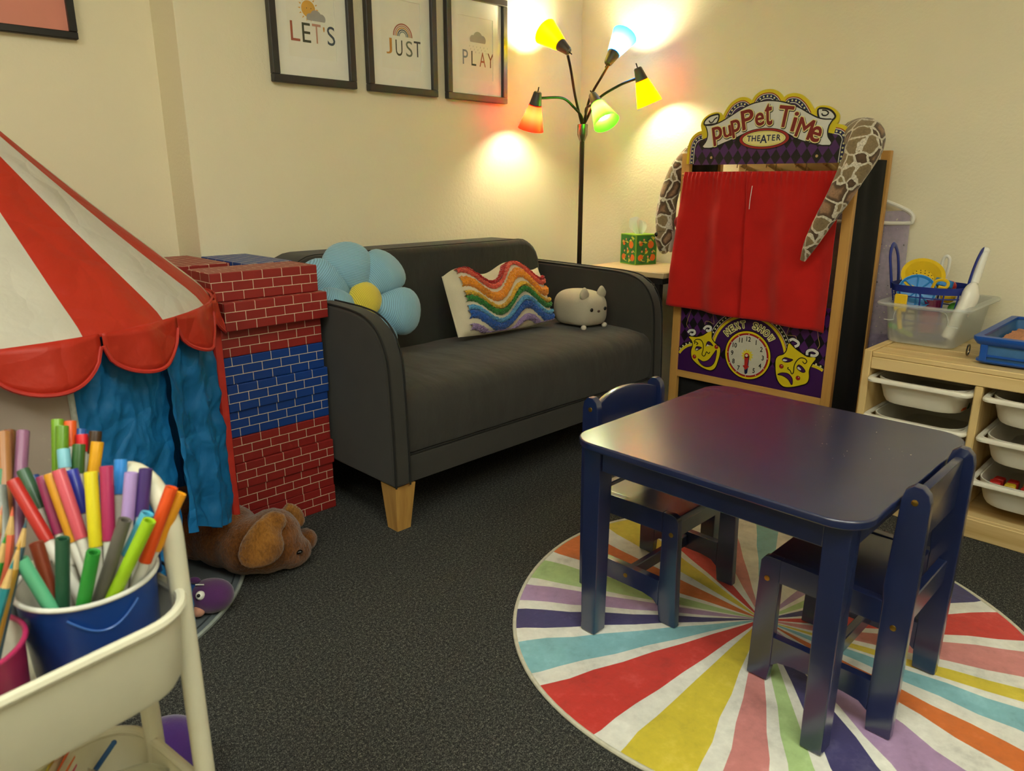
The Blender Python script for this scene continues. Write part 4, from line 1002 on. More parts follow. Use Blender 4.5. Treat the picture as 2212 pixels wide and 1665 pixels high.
# sieve
t = thing('sand_sieve', (bc.x + .02, bc.y + .045, .66), 'yellow perforated sand sieve leaning in the blue basket', 'toy')
Rt = frame3((-.62, -.28, .6)); o_ = V((bc.x + .016, bc.y + .034, .700))
b = MB(xf=Matrix.Translation(o_) @ Rt.to_4x4()); b.lathe([(.0, -.014), (.036, -.012), (.054, .008), (.064, .009), (.064, .012), (.052, .012), (.034, -.009), (0, -.011)], n=32); b.build('dish', YLP, t)
b = MB(xf=Matrix.Translation(o_) @ Rt.to_4x4())
for r_, n_ in ((.012, 6), (.022, 11), (.031, 15)):
    for p in circ((0, 0), r_, n_): b.cyl((p[0], p[1], -.0105), (p[0], p[1], -.0086), .0018, n=6)
b.build('holes', BLACK, t)
# segmented blue mould
t = thing('sand_mould', (bc.x - .03, bc.y + .03, .64), 'sky blue round sand mould with ribs in the blue basket', 'toy')
Rt = frame3((-.86, -.28, .42)); o_ = V((bc.x - .034, bc.y + .030, .658)); X_ = Matrix.Translation(o_) @ Rt.to_4x4()
b = MB(xf=X_); b.lathe([(0, .0), (.048, -.002), (.054, .004), (.056, .004), (.054, -.006), (0, -.004)], n=28); b.build('disc', SKY, t)
b = MB(xf=X_)
for k in range(8): a = k * math.pi / 4; b.tube([(.006 * math.cos(a), .006 * math.sin(a), .001), (.051 * math.cos(a), .051 * math.sin(a), .002)], .0022, 5)
b.build('ribs', SKY, t)
solo('toy_digger_scoop', MB().tube(cr([(bc.x - .055, bc.y - .018, .672), (bc.x - .058, bc.y - .028, .698), (bc.x - .05, bc.y - .045, .703), (bc.x - .045, bc.y - .058, .695), (bc.x - .05, bc.y - .055, .68), (bc.x - .055, bc.y - .035, .682)], 4), .005, 6), YLP, 'yellow looped toy handle at the front of the blue basket', 'toy')
t = thing('sand_bucket', (bc.x - .01, bc.y - .02, .56), 'magenta cup standing upside down in the blue basket', 'toy')
MB().lathe([(0, .10), (.028, .10), (.040, .0), (.043, .0), (.043, .004), (.038, .012)], (bc.x - .012, bc.y - .012, .535), n=28).build('cup', PUR, t)
for nm, c, r_, m, lb in (('toy_ball', (bc.x - .012, bc.y - .055, .650), .022, YLP, 'yellow ball in the blue basket'), ('toy_ball', (bc.x + .0, bc.y - .075, .612), .019, GRN, 'green ball low in the blue basket'), ('toy_ball', (bc.x + .035, bc.y - .045, .675), .018, REDP, 'red ball near the right handle of the basket')):
    b = MB(); b.ell(c, (r_, r_, r_), None, 18, 12); b.ell(c, (r_ * 1.02, r_ * 1.02, r_ * .12), None, 18, 6); solo(nm, b, m, lb, 'toy')
b = MB(); b.lathe([(0, .022), (.026, .020), (.028, .0), (.024, -.004), (0, -.002)], (bc.x + .01, bc.y - .03, .678), (.2, -.2, 1), 24); solo('toy_dish', b, SKY, 'blue round dish on top of the toys in the basket', 'toy')
b = MB(); b.rbox((bc.x + .045, bc.y + .0, .60), (bc.x + .07, bc.y + .05, .668), .006, 2); b.ell((bc.x + .056, bc.y + .025, .675), (.015, .02, .012)); solo('toy_turtle', b, GRN, 'green sand mould beside the yellow sieve', 'toy')
for k, (x, y, z, col, lb) in enumerate(((2.505, .765, .545, GRN, 'lime green stick toy low in the clear tub'), (2.500, .735, .533, mat('toy_lime', '#86c43c', .4), 'pale lime toy peg at the bottom of the clear tub'))):
    b = MB(); b.tube([(x, y + .022, z + .006), (x, y - .012, z - .004)], .0085, 10); b.ell((x, y + .022, z + .006), (.0085, .0085, .0085)); b.ell((x, y - .012, z - .004), (.0085, .0085, .0085)); solo('toy_peg', b, col, lb, 'toy')
b = MB(); b.tube(cr([(2.498, .765, .60), (2.498, .762, .575), (2.498, .755, .545)], 5), .007, 8); b.rbox((2.490, .745, .60), (2.498, .782, .655), .003, 1); solo('toy_rake', b, YLP, 'yellow toy rake standing in the front left of the tub', 'toy')
# white scoops
SCW = mat('scoop_white', '#ece8dc', .25, .02)
t = thing('sand_scoop', (2.53, .60, .6), 'large white scoop with ribbed handle upright in the clear tub', 'scoop')
a0, a1 = onx(2128, 542, 2.60), onx(2104, 612, 2.575); a2 = onx(2092, 650, 2.555); a3 = V((2.515, .625, .530))
pts = cr([a0, a0.lerp(a1, .5), a1], 9); b = MB(); b.tube(pts, [.0125 + .0016 * (i % 2) for i in range(len(pts))], 12); b.ell(a0, (.0135, .0135, .012)); b.build('ribbed_handle', SCW, t)
pts = cr([a1, a1.lerp(a2, .5), a2, a2.lerp(a3, .5), a3], 6); b = MB()
b.tube(pts, [.014 + .024 * math.sin(min(1, i / 9) * math.pi / 2) - .012 * max(0, (i - 12) / 12) for i in range(len(pts))], 18, flat=.62); b.build('scoop_bowl', SCW, t)
t = thing('hair_loop_scoop', (2.72, .72, .6), 'white scoop handle with a hanging slot behind the blue basket', 'scoop')
h0 = onx(2046, 553, 2.74); h1 = h0 + V((0, .012, -.20))
sd = V((0, .010, 0)); b = MB(); b.tube(cr([h0 + V((0, .003, -.085)), h0 + sd + V((0, .002, -.05)), h0 + sd * .95 + V((0, 0, -.012)), h0, h0 - sd * .95 + V((0, 0, -.012)), h0 - sd + V((0, .002, -.05)), h0 + V((0, .003, -.085))], 5), .0052, 8)
b.tube([h0 + V((0, .003, -.08)), h1], .010, 10, flat=.6); b.build('handle', SCW, t)
MB().ell(h1, (.018, .026, .024), None, 16, 10).build('scoop_bowl', SCW, t)
t.name = 'sand_scoop'
# blue open crate at the right
cr_x0, cr_x1, cr_y0, cr_y1 = 2.345, 2.78, .245, .508
t = thing('plastic_crate', (2.55, .37, SH), 'royal blue open plastic crate at the right end of the shelf top', 'crate')
CRB = mat('royal_blue_plastic', '#1550a8', .35, .05); CRI = mat('grey_blue_liner', '#3f6ea0', .5)
rg = lambda i, z, r=.012: rrect(cr_x0 + i, cr_x1 - i, cr_y0 + i, cr_y1 - i, r, SH + z)
b = MB(); b.loft([rg(.010, .001), rg(.010, .006), rg(.013, .006), rg(.013, .001)], True, False); b.loft([rg(.008, .003), rg(.003, .006), rg(.003, .012), rg(.008, .012)], False, False); b.build('base', CRB, t)
b = MB(); b.loft([rg(.010, .012), rg(.006, .070), rg(.009, .070), rg(.013, .012)], False, False); b.build('side_walls', CRI, t)
b = MB(); b.loft([rg(.004, .052), rg(.0, .054), rg(-.008, .068), rg(-.008, .076), rg(.012, .077), rg(.012, .070), rg(.004, .068)], False, False); b.build('rim', CRB, t)
for y in (cr_y1 - .030, cr_y0 + .012): 
    MB().rbox((cr_x0 + .001, y, SH + .006), (cr_x0 + .009, y + .018, SH + .060), .002, 1).build('corner_post', CRB, t)
MB().rbox((cr_x0 + .002, cr_y0 + .02, SH + .020), (cr_x0 + .007, cr_y1 - .02, SH + .026), .001, 1).build('front_bar', CRB, t)
b = MB(); 
def sandf(u, v):
    x, y = cr_x0 + .02 + (cr_x1 - cr_x0 - .04) * u, cr_y0 + .02 + (cr_y1 - cr_y0 - .04) * v; return V((x, y, SH + .042 + .014 * noise.noise(V((x * 12, y * 12, 0))) + .006 * noise.noise(V((x * 60, y * 60, 0)))))
b.grid(sandf, 40, 24); o = solo('play_sand', b, mat('terracotta_play_sand', '#c98a62', .9, .15, 200), 'terracotta coloured play sand filling the blue crate', 'sand'); o['kind'] = 'stuff'
b = MB(); b.tube([V((2.44, .545, SH + .0145)) + V((.0, 0, 0)) + V((.016 * math.cos(a) , 0.0, .016 * math.sin(a))) for a in [2 * math.pi * k / 20 for k in range(21)]], .0022, 6); solo('key_ring', b, mat('ring_steel', '#8f8a80', .25, metal=1), 'small steel ring standing between tub and blue crate', 'ring')

# ================================================================== RUG
rug = thing('round_rug', (1.487, .658, 0), 'round rug with rainbow rays on white under the play table', 'rug')
RCN = [('white', '#e2dfd6'), ('orange', '#d1691c'), ('green', '#a9c584'), ('lilac', '#a987b0'), ('navy', '#332c66'), ('aqua', '#7fb6c0'), ('red', '#c92a20'), ('yellow', '#d3bd2c'), ('pink', '#cb7e7c')]
RMs = [rug_mat('rug_' + k, c) for k, c in RCN]; ri_ = {k: i for i, (k, c) in enumerate(RCN)}
wed = [('orange', 85.1, 100.2), ('green', 105.5, 115.7), ('lilac', 118.7, 126.6), ('navy', 130.6, 138.7), ('aqua', 143.4, 154.5), ('red', 159.1, 175.3), ('yellow', 181.4, 195.5), ('pink', 200, 208.4), ('green', 212.2, 218), ('navy', 221.9, 232.4), ('lilac', 235.4, 249), ('orange', 257.1, 264.5), ('aqua', 270, 278.2), ('yellow', 280.9, 286.4), ('pink', 291.2, 302.3), ('red', 306.6, 318.1), ('navy', 323.2, 334.2), ('green', 338, 347), ('lilac', 352, 359), ('white', 363, 378), ('aqua', 381.3, 388.7), ('pink', 396, 405), ('red', 414, 424), ('yellow', 427.4, 437.8)]
wed = sorted([(a % 360, (a % 360) + (c - a), k) for k, a, c in wed])
def sector(b, a0, a1, k):
    n_ = max(2, int((a1 - a0) / 2.5)); rr = [0.0, .06, .14, .22, .30, .38, .45, .51, .555, .576]
    pts = []
    for r_ in rr:
        for i in range(n_ + 1):
            a = a0 + (a1 - a0) * i / n_; wob = .35 * math.sin(r_ * 40 + a0 * 3) if i in (0,) else (.35 * math.sin(r_ * 40 + a1 * 3) if i == n_ else 0)
            a_ = math.radians(a + wob * min(1, r_ / .2)); rad = r_ * (1 + .008 * math.sin(a_ * 5 + 1))
            x, y = 1.487 + rad * math.cos(a_), .658 + rad * math.sin(a_); pts.append(V((x, y, .0062 + .0016 * noise.noise(V((x * 11, y * 11, 0))))))
    fs = [(j * (n_ + 1) + i, (j + 1) * (n_ + 1) + i, (j + 1) * (n_ + 1) + i + 1, j * (n_ + 1) + i + 1) for j in range(len(rr) - 1) for i in range(n_)]
    b.add(pts, fs, k, True)
b = MB(); prev = wed[-1][1] - 360
for a0, a1, k in wed:
    if a0 - prev > .05: sector(b, prev, a0, 0)
    sector(b, a0, a1, ri_[k]); prev = a1
b.build('rug_top', RMs, rug)
MB().tube([(1.487 + .579 * (1 + .008 * math.sin(a * 5 + 1)) * math.cos(a), .658 + .579 * (1 + .008 * math.sin(a * 5 + 1)) * math.sin(a), .0045) for a in [2 * math.pi * k / 120 for k in range(121)]], .0048, 8, caps=False).build('bound_edge', mat('rug_binding', '#c9c4b0', .85, .1, 80, .4, 300), rug)

# ================================================================== PLAY TABLE AND CHAIRS
RZ = .0085
t = thing('play_table', (1.43, .655, RZ), 'glossy navy blue square play table with rounded corners on the rug', 'table')
tx0, tx1, tyy0, tyy1, tz = 1.128, 1.735, .352, .962, .475
outl = [(p.x, p.y) for p in rrect(tx0, tx1, tyy0, tyy1, .062, 0, 8)]
MB().prism(outl, lambda u, v, d: V((u, v, d)), tz - .017, tz, .004, 3).build('table_top', NAVY, t)
lw = .046
for x, y in ((tx0 + .026, tyy0 + .024), (tx0 + .026, tyy1 - .024 - lw), (tx1 - .026 - lw, tyy0 + .024), (tx1 - .026 - lw, tyy1 - .024 - lw)):
    ix = .006
    ox = ix if x > 1.4 else 0; oy = ix if y > .65 else 0
    b = MB(); z0 = RZ; z1 = tz - .0175
    def sq(xa, ya, xb, yb, z): return [V((xa, ya, z)), V((xb, ya, z)), V((xb, yb, z)), V((xa, yb, z))]
    bm = bmesh.new()
    vs = [bm.verts.new(p) for p in sq(x + .003, y + .003, x + lw - .003, y + lw - .003, z0) + sq(x, y, x + lw, y + lw, z1)]
    for f in ((0, 3, 2, 1), (4, 5, 6, 7), (0, 1, 5, 4), (1, 2, 6, 5), (2, 3, 7, 6), (3, 0, 4, 7)): bm.faces.new([vs[i] for i in f])
    bmesh.ops.bevel(bm, geom=bm.edges[:], offset=.003, segments=2, profile=.5, affect='EDGES'); b.bm(bm); b.build('leg', NAVY, t)
ap0, ap1 = tz - .070, tz - .0175
la, lb_, lc, ld = tx0 + .026, tx1 - .026, tyy0 + .024, tyy1 - .024
for a, c in (((la + .006, lc + lw, ap0), (la + .022, ld - lw, ap1)), ((lb_ - .022, lc + lw, ap0), (lb_ - .006, ld - lw, ap1)), ((la + lw, lc + .006, ap0), (lb_ - lw, lc + .022, ap1)), ((la + lw, ld - .022, ap0), (lb_ - lw, ld - .006, ap1))):
    MB().rbox(a, c, .002, 1).build('apron', NAVY, t)
b = MB(); rs = random.Random(8)
for k in range(34):
    cx, cy = rs.choice(((1.52, .42, .03), (1.60, .60, .02), (1.66, .58, .03), (1.45, .5, .2)))[:2]; cx += rs.gauss(0, .035); cy += rs.gauss(0, .03)
    if not (tx0 + .05 < cx < tx1 - .05 and tyy0 + .05 < cy < tyy1 - .05): continue
    b.flat([(cx + rs.uniform(-.002, .002), cy + rs.uniform(-.0015, .0015)) for _ in range(3)], lambda u, v, d: V((u, v, d)), tz + .0002)
b.build('scuff_marks', mat('paint_chip', '#c9c6bd', .6), t, kind='stuff')

def make_chair():
    c = thing('child_chair', (0, 0, 0), 'x', 'chair', 'navy child chairs at the play table')
    W2, T = .140, .019; PLc = lambda u, v, d: V((d, u, v))
    # side panel: front leg, seat rail, arched stretcher, rear leg running up into the back post
    outer = [(.098, 0), (.142, 0), (.1345, .262), (.128, .272), (.118, .276), (-.086, .270), (-.092, .300), (-.097, .40), (-.100, .470), (-.105, .488), (-.117, .498), (-.131, .497), (-.142, .486), (-.146, .468), (-.146, .30), (-.1435, .10), (-.142, 0), (-.098, 0), (-.096, .040)]
    arch_ = [(-.080, .052), (-.05, .055), (.05, .055), (.078, .051), (.094, .038)]
    hole = [(-.090, .100), (.088, .100), (.094, .108), (.093, .222), (.088, .226), (-.090, .222), (-.0945, .216), (-.0955, .106)]
    def panel(x0, x1):
        b = MB()
        front = [(.098, 0), (.142, 0), (.1345, .262), (.128, .272), (.118, .276), (.093, .2755), (.093, .0385)]
        rear = [(-.142, 0), (-.098, 0), (-.0955, .040), (-.0955, .2705), (-.092, .300), (-.097, .40), (-.100, .470), (-.105, .488), (-.117, .498), (-.131, .497), (-.142, .486), (-.146, .468), (-.146, .30), (-.1435, .10)]
        rail = [(-.0957, .224), (.0932, .226), (.0932, .2755), (-.0957, .2705)]
        strch = [(-.0957, .040), (-.080, .052), (-.05, .056), (.05, .056), (.078, .051), (.0932, .0385), (.0932, .104), (-.0957, .104)]
        parts = (('front_leg', front), ('rear_leg', rear), ('seat_rail', rail), ('side_stretcher', strch))
        return parts
    for x0 in (-W2, W2 - T):
        for nm, poly in panel(x0, x0 + T):
            MB().prism(poly, PLc, x0, x0 + T, .0025 if nm.endswith('leg') else .0012, 2, ang=40).build(nm, NAVY, c, world=False)
        for (y, z) in ((.118, .228), (-.119, .226), (-.122, .468), (.0, .080)):
            s_ = -1 if x0 < 0 else 1; xx = -W2 if x0 < 0 else W2
            MB().lathe([(0, .0015), (.003, .0015), (.0055, .001), (.0058, -.0005)], (xx, y, z), (s_, 0, 0), 12).build('bolt', BRASS, c, world=False)
    MB().rbox((-W2 + T + .0005, -.090, .252), (W2 - T - .0005, .128, .270), .004, 2).build('seat', NAVY, c, world=False)
    MB().rbox((-W2 + T + .0005, .104, .212), (W2 - T - .0005, .120, .2515), .002, 1).build('front_rail', NAVY, c, world=False)
    MB().rbox((-W2 + T + .0005, -.130, .212), (W2 - T - .0005, -.112, .262), .002, 1).build('rear_rail', NAVY, c, world=False)
    MB().rbox((-W2 + T + .0005, -.008, .064), (W2 - T - .0005, .008, .096), .002, 1).build('cross_stretcher', NAVY, c, world=False)
    bp = [(-W2 + T + .0005, .375), (W2 - T - .0005, .375)] + [((W2 - T - .0005) * (1 - 2 * k / 14), .478 + .020 * (1 - (1 - 2 * k / 14) ** 2)) for k in range(15)]
    MB().prism(bp, lambda u, v, d: V((u, d - .012 * (1 - (u / .12) ** 2), v)), -.127, -.112, .003, 2).build('backrest', NAVY, c, world=False)
    return c
ch = make_chair(); ch.location = (1.425, .4485, RZ); ch['label'] = 'navy child chair nearest the viewer, tucked under the right table edge'
c2 = copy_tree(ch); c2.location = (1.446, .922, RZ); c2.rotation_euler = (0, 0, math.pi); c2['label'] = 'navy child chair on the sofa side of the play table'

# ================================================================== CIRCUS TENT
tc = V((.254, 2.010, 0)); RW, RR_, RIM, APEX = .522, .545, .722, 1.258
tent = thing('play_tent', tc, 'circus play tent with red and white striped roof and blue walls', 'tent')
TRED = nylon_mat('tent_red_nylon', '#c83420', .28, .45, .45, 9); TWHT = nylon_mat('tent_white_nylon', '#dcd5c4', .28, .45, .5, 9); TBLU = nylon_mat('tent_blue_nylon', '#1a74b4', .2, .8, .42, 7)
TPIP = mat('tent_red_piping', '#b82a1e', .6, .1)
pol = lambda r, a, z: V((tc.x + r * math.cos(math.radians(a)), tc.y + r * math.sin(math.radians(a)), z))
for k in range(18):
    a0 = -36.5 + 20 * k
    def roof(u, v, a0=a0):
        a = a0 + 20 * u; r = .012 + (RR_ - .012) * v
        z = APEX + (RIM - APEX) * v - .014 * math.sin(v * math.pi) + .004 * math.sin(u * math.pi) * v
        if v > .93: r -= .006 * ((v - .93) / .07) ** 2; z -= .004 * ((v - .93) / .07) ** 2
        n_ = noise.noise(V((a * .11, v * 3.2, 1))) * .006 * v + noise.noise(V((a * .5, v * 2, 4))) * .003 * v
        return pol(r, a, z + n_)
    MB().grid(roof, 8, 26).build('roof_panel', TRED if k % 2 == 0 else TWHT, tent)
for k in range(18):
    a0 = -33.5 + 20 * k
    def val(u, v, a0=a0):
        a = a0 + 19.6 * u; dep = .024 + .066 * (max(0, 1 - (2 * u - 1) ** 2)) ** .55
        return pol(RR_ + .004 + .018 * v * math.sin(u * math.pi) + .004 * math.sin(u * 9 + k), a, RIM + .004 - dep * v)
    sc_ = MB().grid(val, 18, 6).build('valance_scallop', TRED, tent, solid=.0015)
    MB().tube([val(i / 18, 1) for i in range(19)], .0042, 6).build('piping', TPIP, sc_)
MB().tube([pol(RR_ - .002, a, RIM) for a in range(0, 361, 6)], .0035, 6).build('rim_piping', TPIP, tent)
def wallf(a0, a1, z0, z1, amp=.006, f=1.0):
    def fn(u, v):
        a = a0 + (a1 - a0) * u; z = z0 + (z1 - z0) * v
        n_ = -abs(noise.noise(V((a * .11 * f + z * 2, z * 5 - a * .03, 2)))) * amp * 1.5 - abs(noise.noise(V((a * .23 - z * 5, z * 11, 7)))) * amp * 1.1 - abs(noise.noise(V((a * .5, z * 21 + a * .2, 3)))) * amp * .45
        return pol(RW + n_, a, z)
    return fn
MB().grid(wallf(-80, -56, .012, RIM - .012, .012), 60, 110).build('wall_panel', TBLU, tent, label='crumpled blue tent wall')
MB().grid(wallf(-24, 250, .012, RIM - .012), 80, 24).build('wall_panel', TBLU, tent)
MB().grid(wallf(-110, -80, .012, RIM - .012, .003), 20, 24).build('mesh_window', nylon_mat('tent_mesh_window', '#b9a99c', .35, .2, .7, 6), tent, label='pale window panel')
MB().tube([pol(RW + .002, -80, .012 + (RIM - .03) * i / 8) for i in range(9)], .0055, 6, flat=.6).build('window_edge', mat('pale_grey_tape', '#a9aca6', .7, .15, 120), tent)
def flap(u, v):
    a = -58 + 29.5 * u * (1 - .10 * (1 - v)) + 1.2 * (1 - v) * math.sin(v * 3); zb = .248 + .008 * math.sin(u * 7) - .090 * u
    z = zb + (RIM - .012 - zb) * v; k = (1 - v) ** .7
    n_ = (.016 * math.sin(u * 15 + .9) + .009 * math.sin(u * 27 + 3 * v)) * (k * .85 + .12) - abs(noise.noise(V((u * 4 + z * 3, z * 12, 5)))) * .015 - abs(noise.noise(V((u * 9, z * 24, 8)))) * .007
    return pol(RW + .014 + n_, a, z)
MB().grid(flap, 60, 100).build('door_flap', TBLU, tent, label='blue door curtain hanging open')
MB().tube([pol(RW + .022, -26.0, .012 + (RIM - .03) * i / 10) for i in range(11)], .0115, 8, flat=.7).build('door_piping', TPIP, tent)
b = MB(); b.lathe([(0, .0045), (.50, .005), (.548, .005), (.556, .003), (.556, 0.0006), (0, .0006)], tc, n=72); b.build('floor_mat', mat('grey_tent_floor', '#5a6164', .6, .15, 14, .4, 12, .01), tent)
for r_, m_ in ((.552, mat('pale_mat_binding', '#8f9690', .7, .1, 60)), (.530, mat('dark_mat_seam', '#2c3236', .7))):
    MB().tube([pol(r_, a, .0055) for a in range(0, 361, 4)], .0055 if r_ > .54 else .0022, 6).build('mat_binding', m_, tent)

# ================================================================== PLUSH DOG, PURPLE TOYS
DOG = fur_mat('brown_plush_fur', '#8a5320', '#4a2709'); DOGL = fur_mat('golden_brown_plush_fur', '#a06a2a', '#63390f')
dog = thing('plush_dog', (.72, 1.76, 0), 'brown plush dog lying with its head out of the tent door', 'plush toy')
def gz(p, r): return V((p.x, p.y, max(p.z, r * .86)))
def soft(o, vox=.008, it=8, disp=.004):
    md = o.modifiers.new('skin', 'REMESH'); md.mode = 'VOXEL'; md.voxel_size = vox; md.use_smooth_shade = True
    md = o.modifiers.new('relax', 'SMOOTH'); md.factor = .5; md.iterations = it
    if disp:
        tx = bpy.data.textures.new('fur', 'CLOUDS'); tx.noise_scale = .011; tx.noise_depth = 3
        md = o.modifiers.new('tufts', 'DISPLACE'); md.texture = tx; md.strength = disp; md.mid_level = .5
b = MB()
hc = ony(588, 1160, 1.70)
for (px, py, Y, r) in ((540, 1215, 1.735, (.085, .08, .075)), (495, 1205, 1.81, (.09, .09, .085)), (445, 1195, 1.90, (.10, .10, .09)), (415, 1190, 2.0, (.10, .10, .085)), (575, 1190, 1.70, (.07, .07, .07))):
    b.ell(gz(ony(px, py, Y), r[2] * 1.12), r)
b.ell(hc, (.078, .072, .078)); b.ell(ony(612, 1185, 1.675), (.058, .052, .052)); b.ell(ony(640, 1188, 1.672), (.042, .042, .040))
b.ell(ony(632, 1200, 1.668), (.044, .036, .034))
p1 = gz(ony(660, 1176, 1.735), .032); b.tube([gz(ony(600, 1205, 1.745), .04), p1], [.04, .034], 12); b.ell(p1, (.036, .034, .034))
soft(b.build('body', DOG, dog))
b = MB()
Rn = frame3((-.25, -.9, .35)); e0 = ony(566, 1172, 1.625)
b.ell(e0, (.048, .062, .020), Rn, 24, 16, 0, 1, lambda q, d: V((q.x * (1.15 - .45 * (q.y / .062)) + .010 * (q.y / .062), q.y, q.z - .012 * (q.x / .05) ** 2)))
b.ell(ony(590, 1128, 1.642), (.035, .03, .02), Rn); soft(b.build('ear', DOGL, dog), .006, 5, .003)
b = MB(); b.tube(cr([ony(612, 1100, 1.73), ony(636, 1115, 1.725), ony(645, 1140, 1.715)], 5), [.022, .024, .026, .027, .027, .027, .026, .024, .022, .018, .012], 12, flat=.6); soft(b.build('ear', DOGL, dog), .006, 5, .003)
b = MB(); b.ell(ony(643, 1192, 1.632), (.009, .006, .015), frame3((.5, -.8, .2)), 14, 10); b.build('eye', mat('glossy_black_eye', '#080606', .08), dog)
# purple fish
fs_ = thing('plush_fish', (.60, 1.655, .006), 'small purple and blue plush fish with white eye on the tent mat', 'plush toy')
FPUR = fabric_mat('purple_plush', '#52285e', .1, 400, .9, sheen=.4); FBLU = fabric_mat('blue_plush', '#173f7c', .1, 400)
f0 = onz(452, 1286, .042); fd = RIGHT
FRm = Matrix((fd, V((0, 0, 1)).cross(fd), V((0, 0, 1)))).transposed()
MB().ell(f0 + fd * .005, (.052, .045, .038), FRm, 24, 16, 0, .92).build('head', FPUR, fs_)
MB().ell(f0 - fd * .045, (.045, .040, .034), FRm, 20, 14).build('body', FBLU, fs_)
tw = -FWD.copy(); tw.z = 0; tw.normalize()
ey = f0 + fd * -.004 + tw * .036 + V((0, 0, .022)); MB().ell(ey, (.011, .011, .011), None, 16, 10).build('eye', mat('eye_white', '#e8e6de', .2), fs_)
MB().ell(ey + tw * .009 + V((0, 0, .005)), (.0042, .0042, .0042), None, 10, 8).build('pupil', BLACK, fs_)
MB().ell(f0 + fd * -.016 + tw * .042 + V((0, 0, -.018)), (.020, .010, .013), FRm, 16, 10).build('lip', fabric_mat('peach_plush', '#c78f78', .05, 400), fs_)
MB().ell(f0 + fd * -.03 + V((0, 0, .040)), (.014, .008, .009), FRm, 12, 8).build('fin', FPUR, fs_)
MB().tube([f0 + fd * (-.022 + .004 * k) + tw * .016 + V((0, 0, .0385)) for k in range(6)], .0017, 6).build('brow', mat('eye_white', '#e8e6de'), fs_)
MB().ell(f0 - fd * .052 + tw * .036 + V((0, 0, -.012)), (.007, .008, .010), FRm, 12, 8).build('button', WHITE_PL, fs_)
# purple plush ball behind the cart
q = onz(362, 1630, .062); t = thing('plush_ball', (q.x, q.y, 0), 'round purple plush with teal belly on the carpet behind the cart', 'plush toy')
MB().ell(q, (.066, .062, .062), None, 24, 16).build('body', fabric_mat('violet_plush', '#43206e', .12, 300, .9, sheen=.4), t)
MB().ell(q + RIGHT * .03 + tw * .03 + V((0, 0, -.034)), (.034, .034, .026), None, 16, 10).build('belly', fabric_mat('teal_plush', '#1f6a72', .1, 300), t)
MB().ell(q + RIGHT * .05 + tw * .038 + V((0, 0, .0)), (.008, .008, .010), None, 12, 8).build('button', WHITE_PL, t)

# ================================================================== WHITE TROLLEY
CW = mat('cream_white_enamel', '#d9d4bd', .42, .02)
ang = math.radians(8.0); C0 = V((.246, .716, 0)); ca = V((math.cos(ang), math.sin(ang), 0)); cn = V((-ca.y, ca.x, 0))
loc = lambda x, y, z: C0 + ca * x + cn * y + V((0, 0, z))
cart = thing('rolling_cart', loc(-.2, .12, 0), 'white metal three-tier trolley cart full of art supplies in the left foreground', 'cart')
TL, TD = .44, .235
def tray(zr, h):
    b = MB(); rg = lambda i, z, r: [loc(p.x, p.y, z) for p in rrect(-TL + i, .008 - i, i, TD - i, r, 0, 8)]
    b.loft([rg(.020, zr - h, .045), rg(.010, zr - h + .004, .052), rg(.006, zr - h + .012, .055), rg(.0, zr - .004, .058), rg(.0035, zr - .004, .056), rg(.009, zr - h + .013, .052), rg(.014, zr - h + .006, .048)], True, True)
    o = b.build('tray', CW, cart)
    MB().tube([loc(p.x, p.y, zr) for p in rrect(-TL - .001, .009, -.001, TD + .001, .059, 0, 8)] + [loc(*list(rrect(-TL - .001, .009, -.001, TD + .001, .059, 0, 8)[0])[:2], zr)], .0058, 8).build('tray_rim', CW, o)
ZT = .567
tray(ZT, .094); tray(.308, .090); tray(.10, .07)
def uframe(x):
    y0_, y1_ = .052, .172; top = .688; r_ = .058
    pts = [loc(x, y0_, .03), loc(x, y0_, .3), loc(x, y0_, .55)] + [loc(x, y0_ + r_ - r_ * math.cos(a), top - r_ + r_ * math.sin(a)) for a in [math.pi / 2 * k / 7 for k in range(8)]] + [loc(x, y1_ - r_ + r_ * math.sin(a), top - r_ + r_ * math.cos(a)) for a in [math.pi / 2 * k / 7 for k in range(8)]] + [loc(x, y1_, .55), loc(x, y1_, .3), loc(x, y1_, .03)]
    MB().tube(pts, .0113, 14).build('end_frame', CW, cart)
uframe(.0125); uframe(-TL - .0145)
CAST = mat('black_caster', '#161616', .5)
for x in (.0125, -TL - .0145):
    for y in (.052, .172): MB().cyl(loc(x - .008, y, .016), loc(x + .008, y, .016), .016, n=16).build('caster', CAST, cart)

# ---- pails
def pail(x, y, zr, r, h, m, label, name='pail'):
    c = loc(x, y, zr); t = thing(name, (c.x, c.y, zr - h), label, 'bucket')
    b = MB(); b.lathe([(0, -h + .002), (r * .87, -h), (r * .89, -h + .003), (r * .985, -.004), (r, -.002)], c, n=48); b.lathe([(r * .97, -.002), (r * .86, -h + .006), (0, -h + .006)], c, n=48, mi=1); b.build('pail_body', [m, mat('pail_white_inside', '#d5d2c6', .5)], t)
    MB().tube([c + V((r * math.cos(a), r * math.sin(a), 0)) for a in [2 * math.pi * k / 48 for k in range(49)]], .0026, 8).build('pail_rim', mat('pail_white_rim', '#d8d6ce', .4) if m is not PINKB else m, t)
    return t, c
BLUB = mat('blue_pail_plastic', '#12439a', .28, .06, 12); PINKB = mat('pink_pail_plastic', '#b02a5c', .3, .06, 12)
bx, by = -.060, .097
pt, pcn = pail(bx, by, .600, .0665, .122, BLUB, 'blue pail with white rim holding the colourful markers')
rr = .0665; ea = pcn + ca * (rr + .004) + V((0, 0, -.012))
MB().rbox(tuple(ea + V((-.005, -.010, -.014))), tuple(ea + V((.005, .010, .012))), .003, 2).build('handle_lug', BLUB, pt)
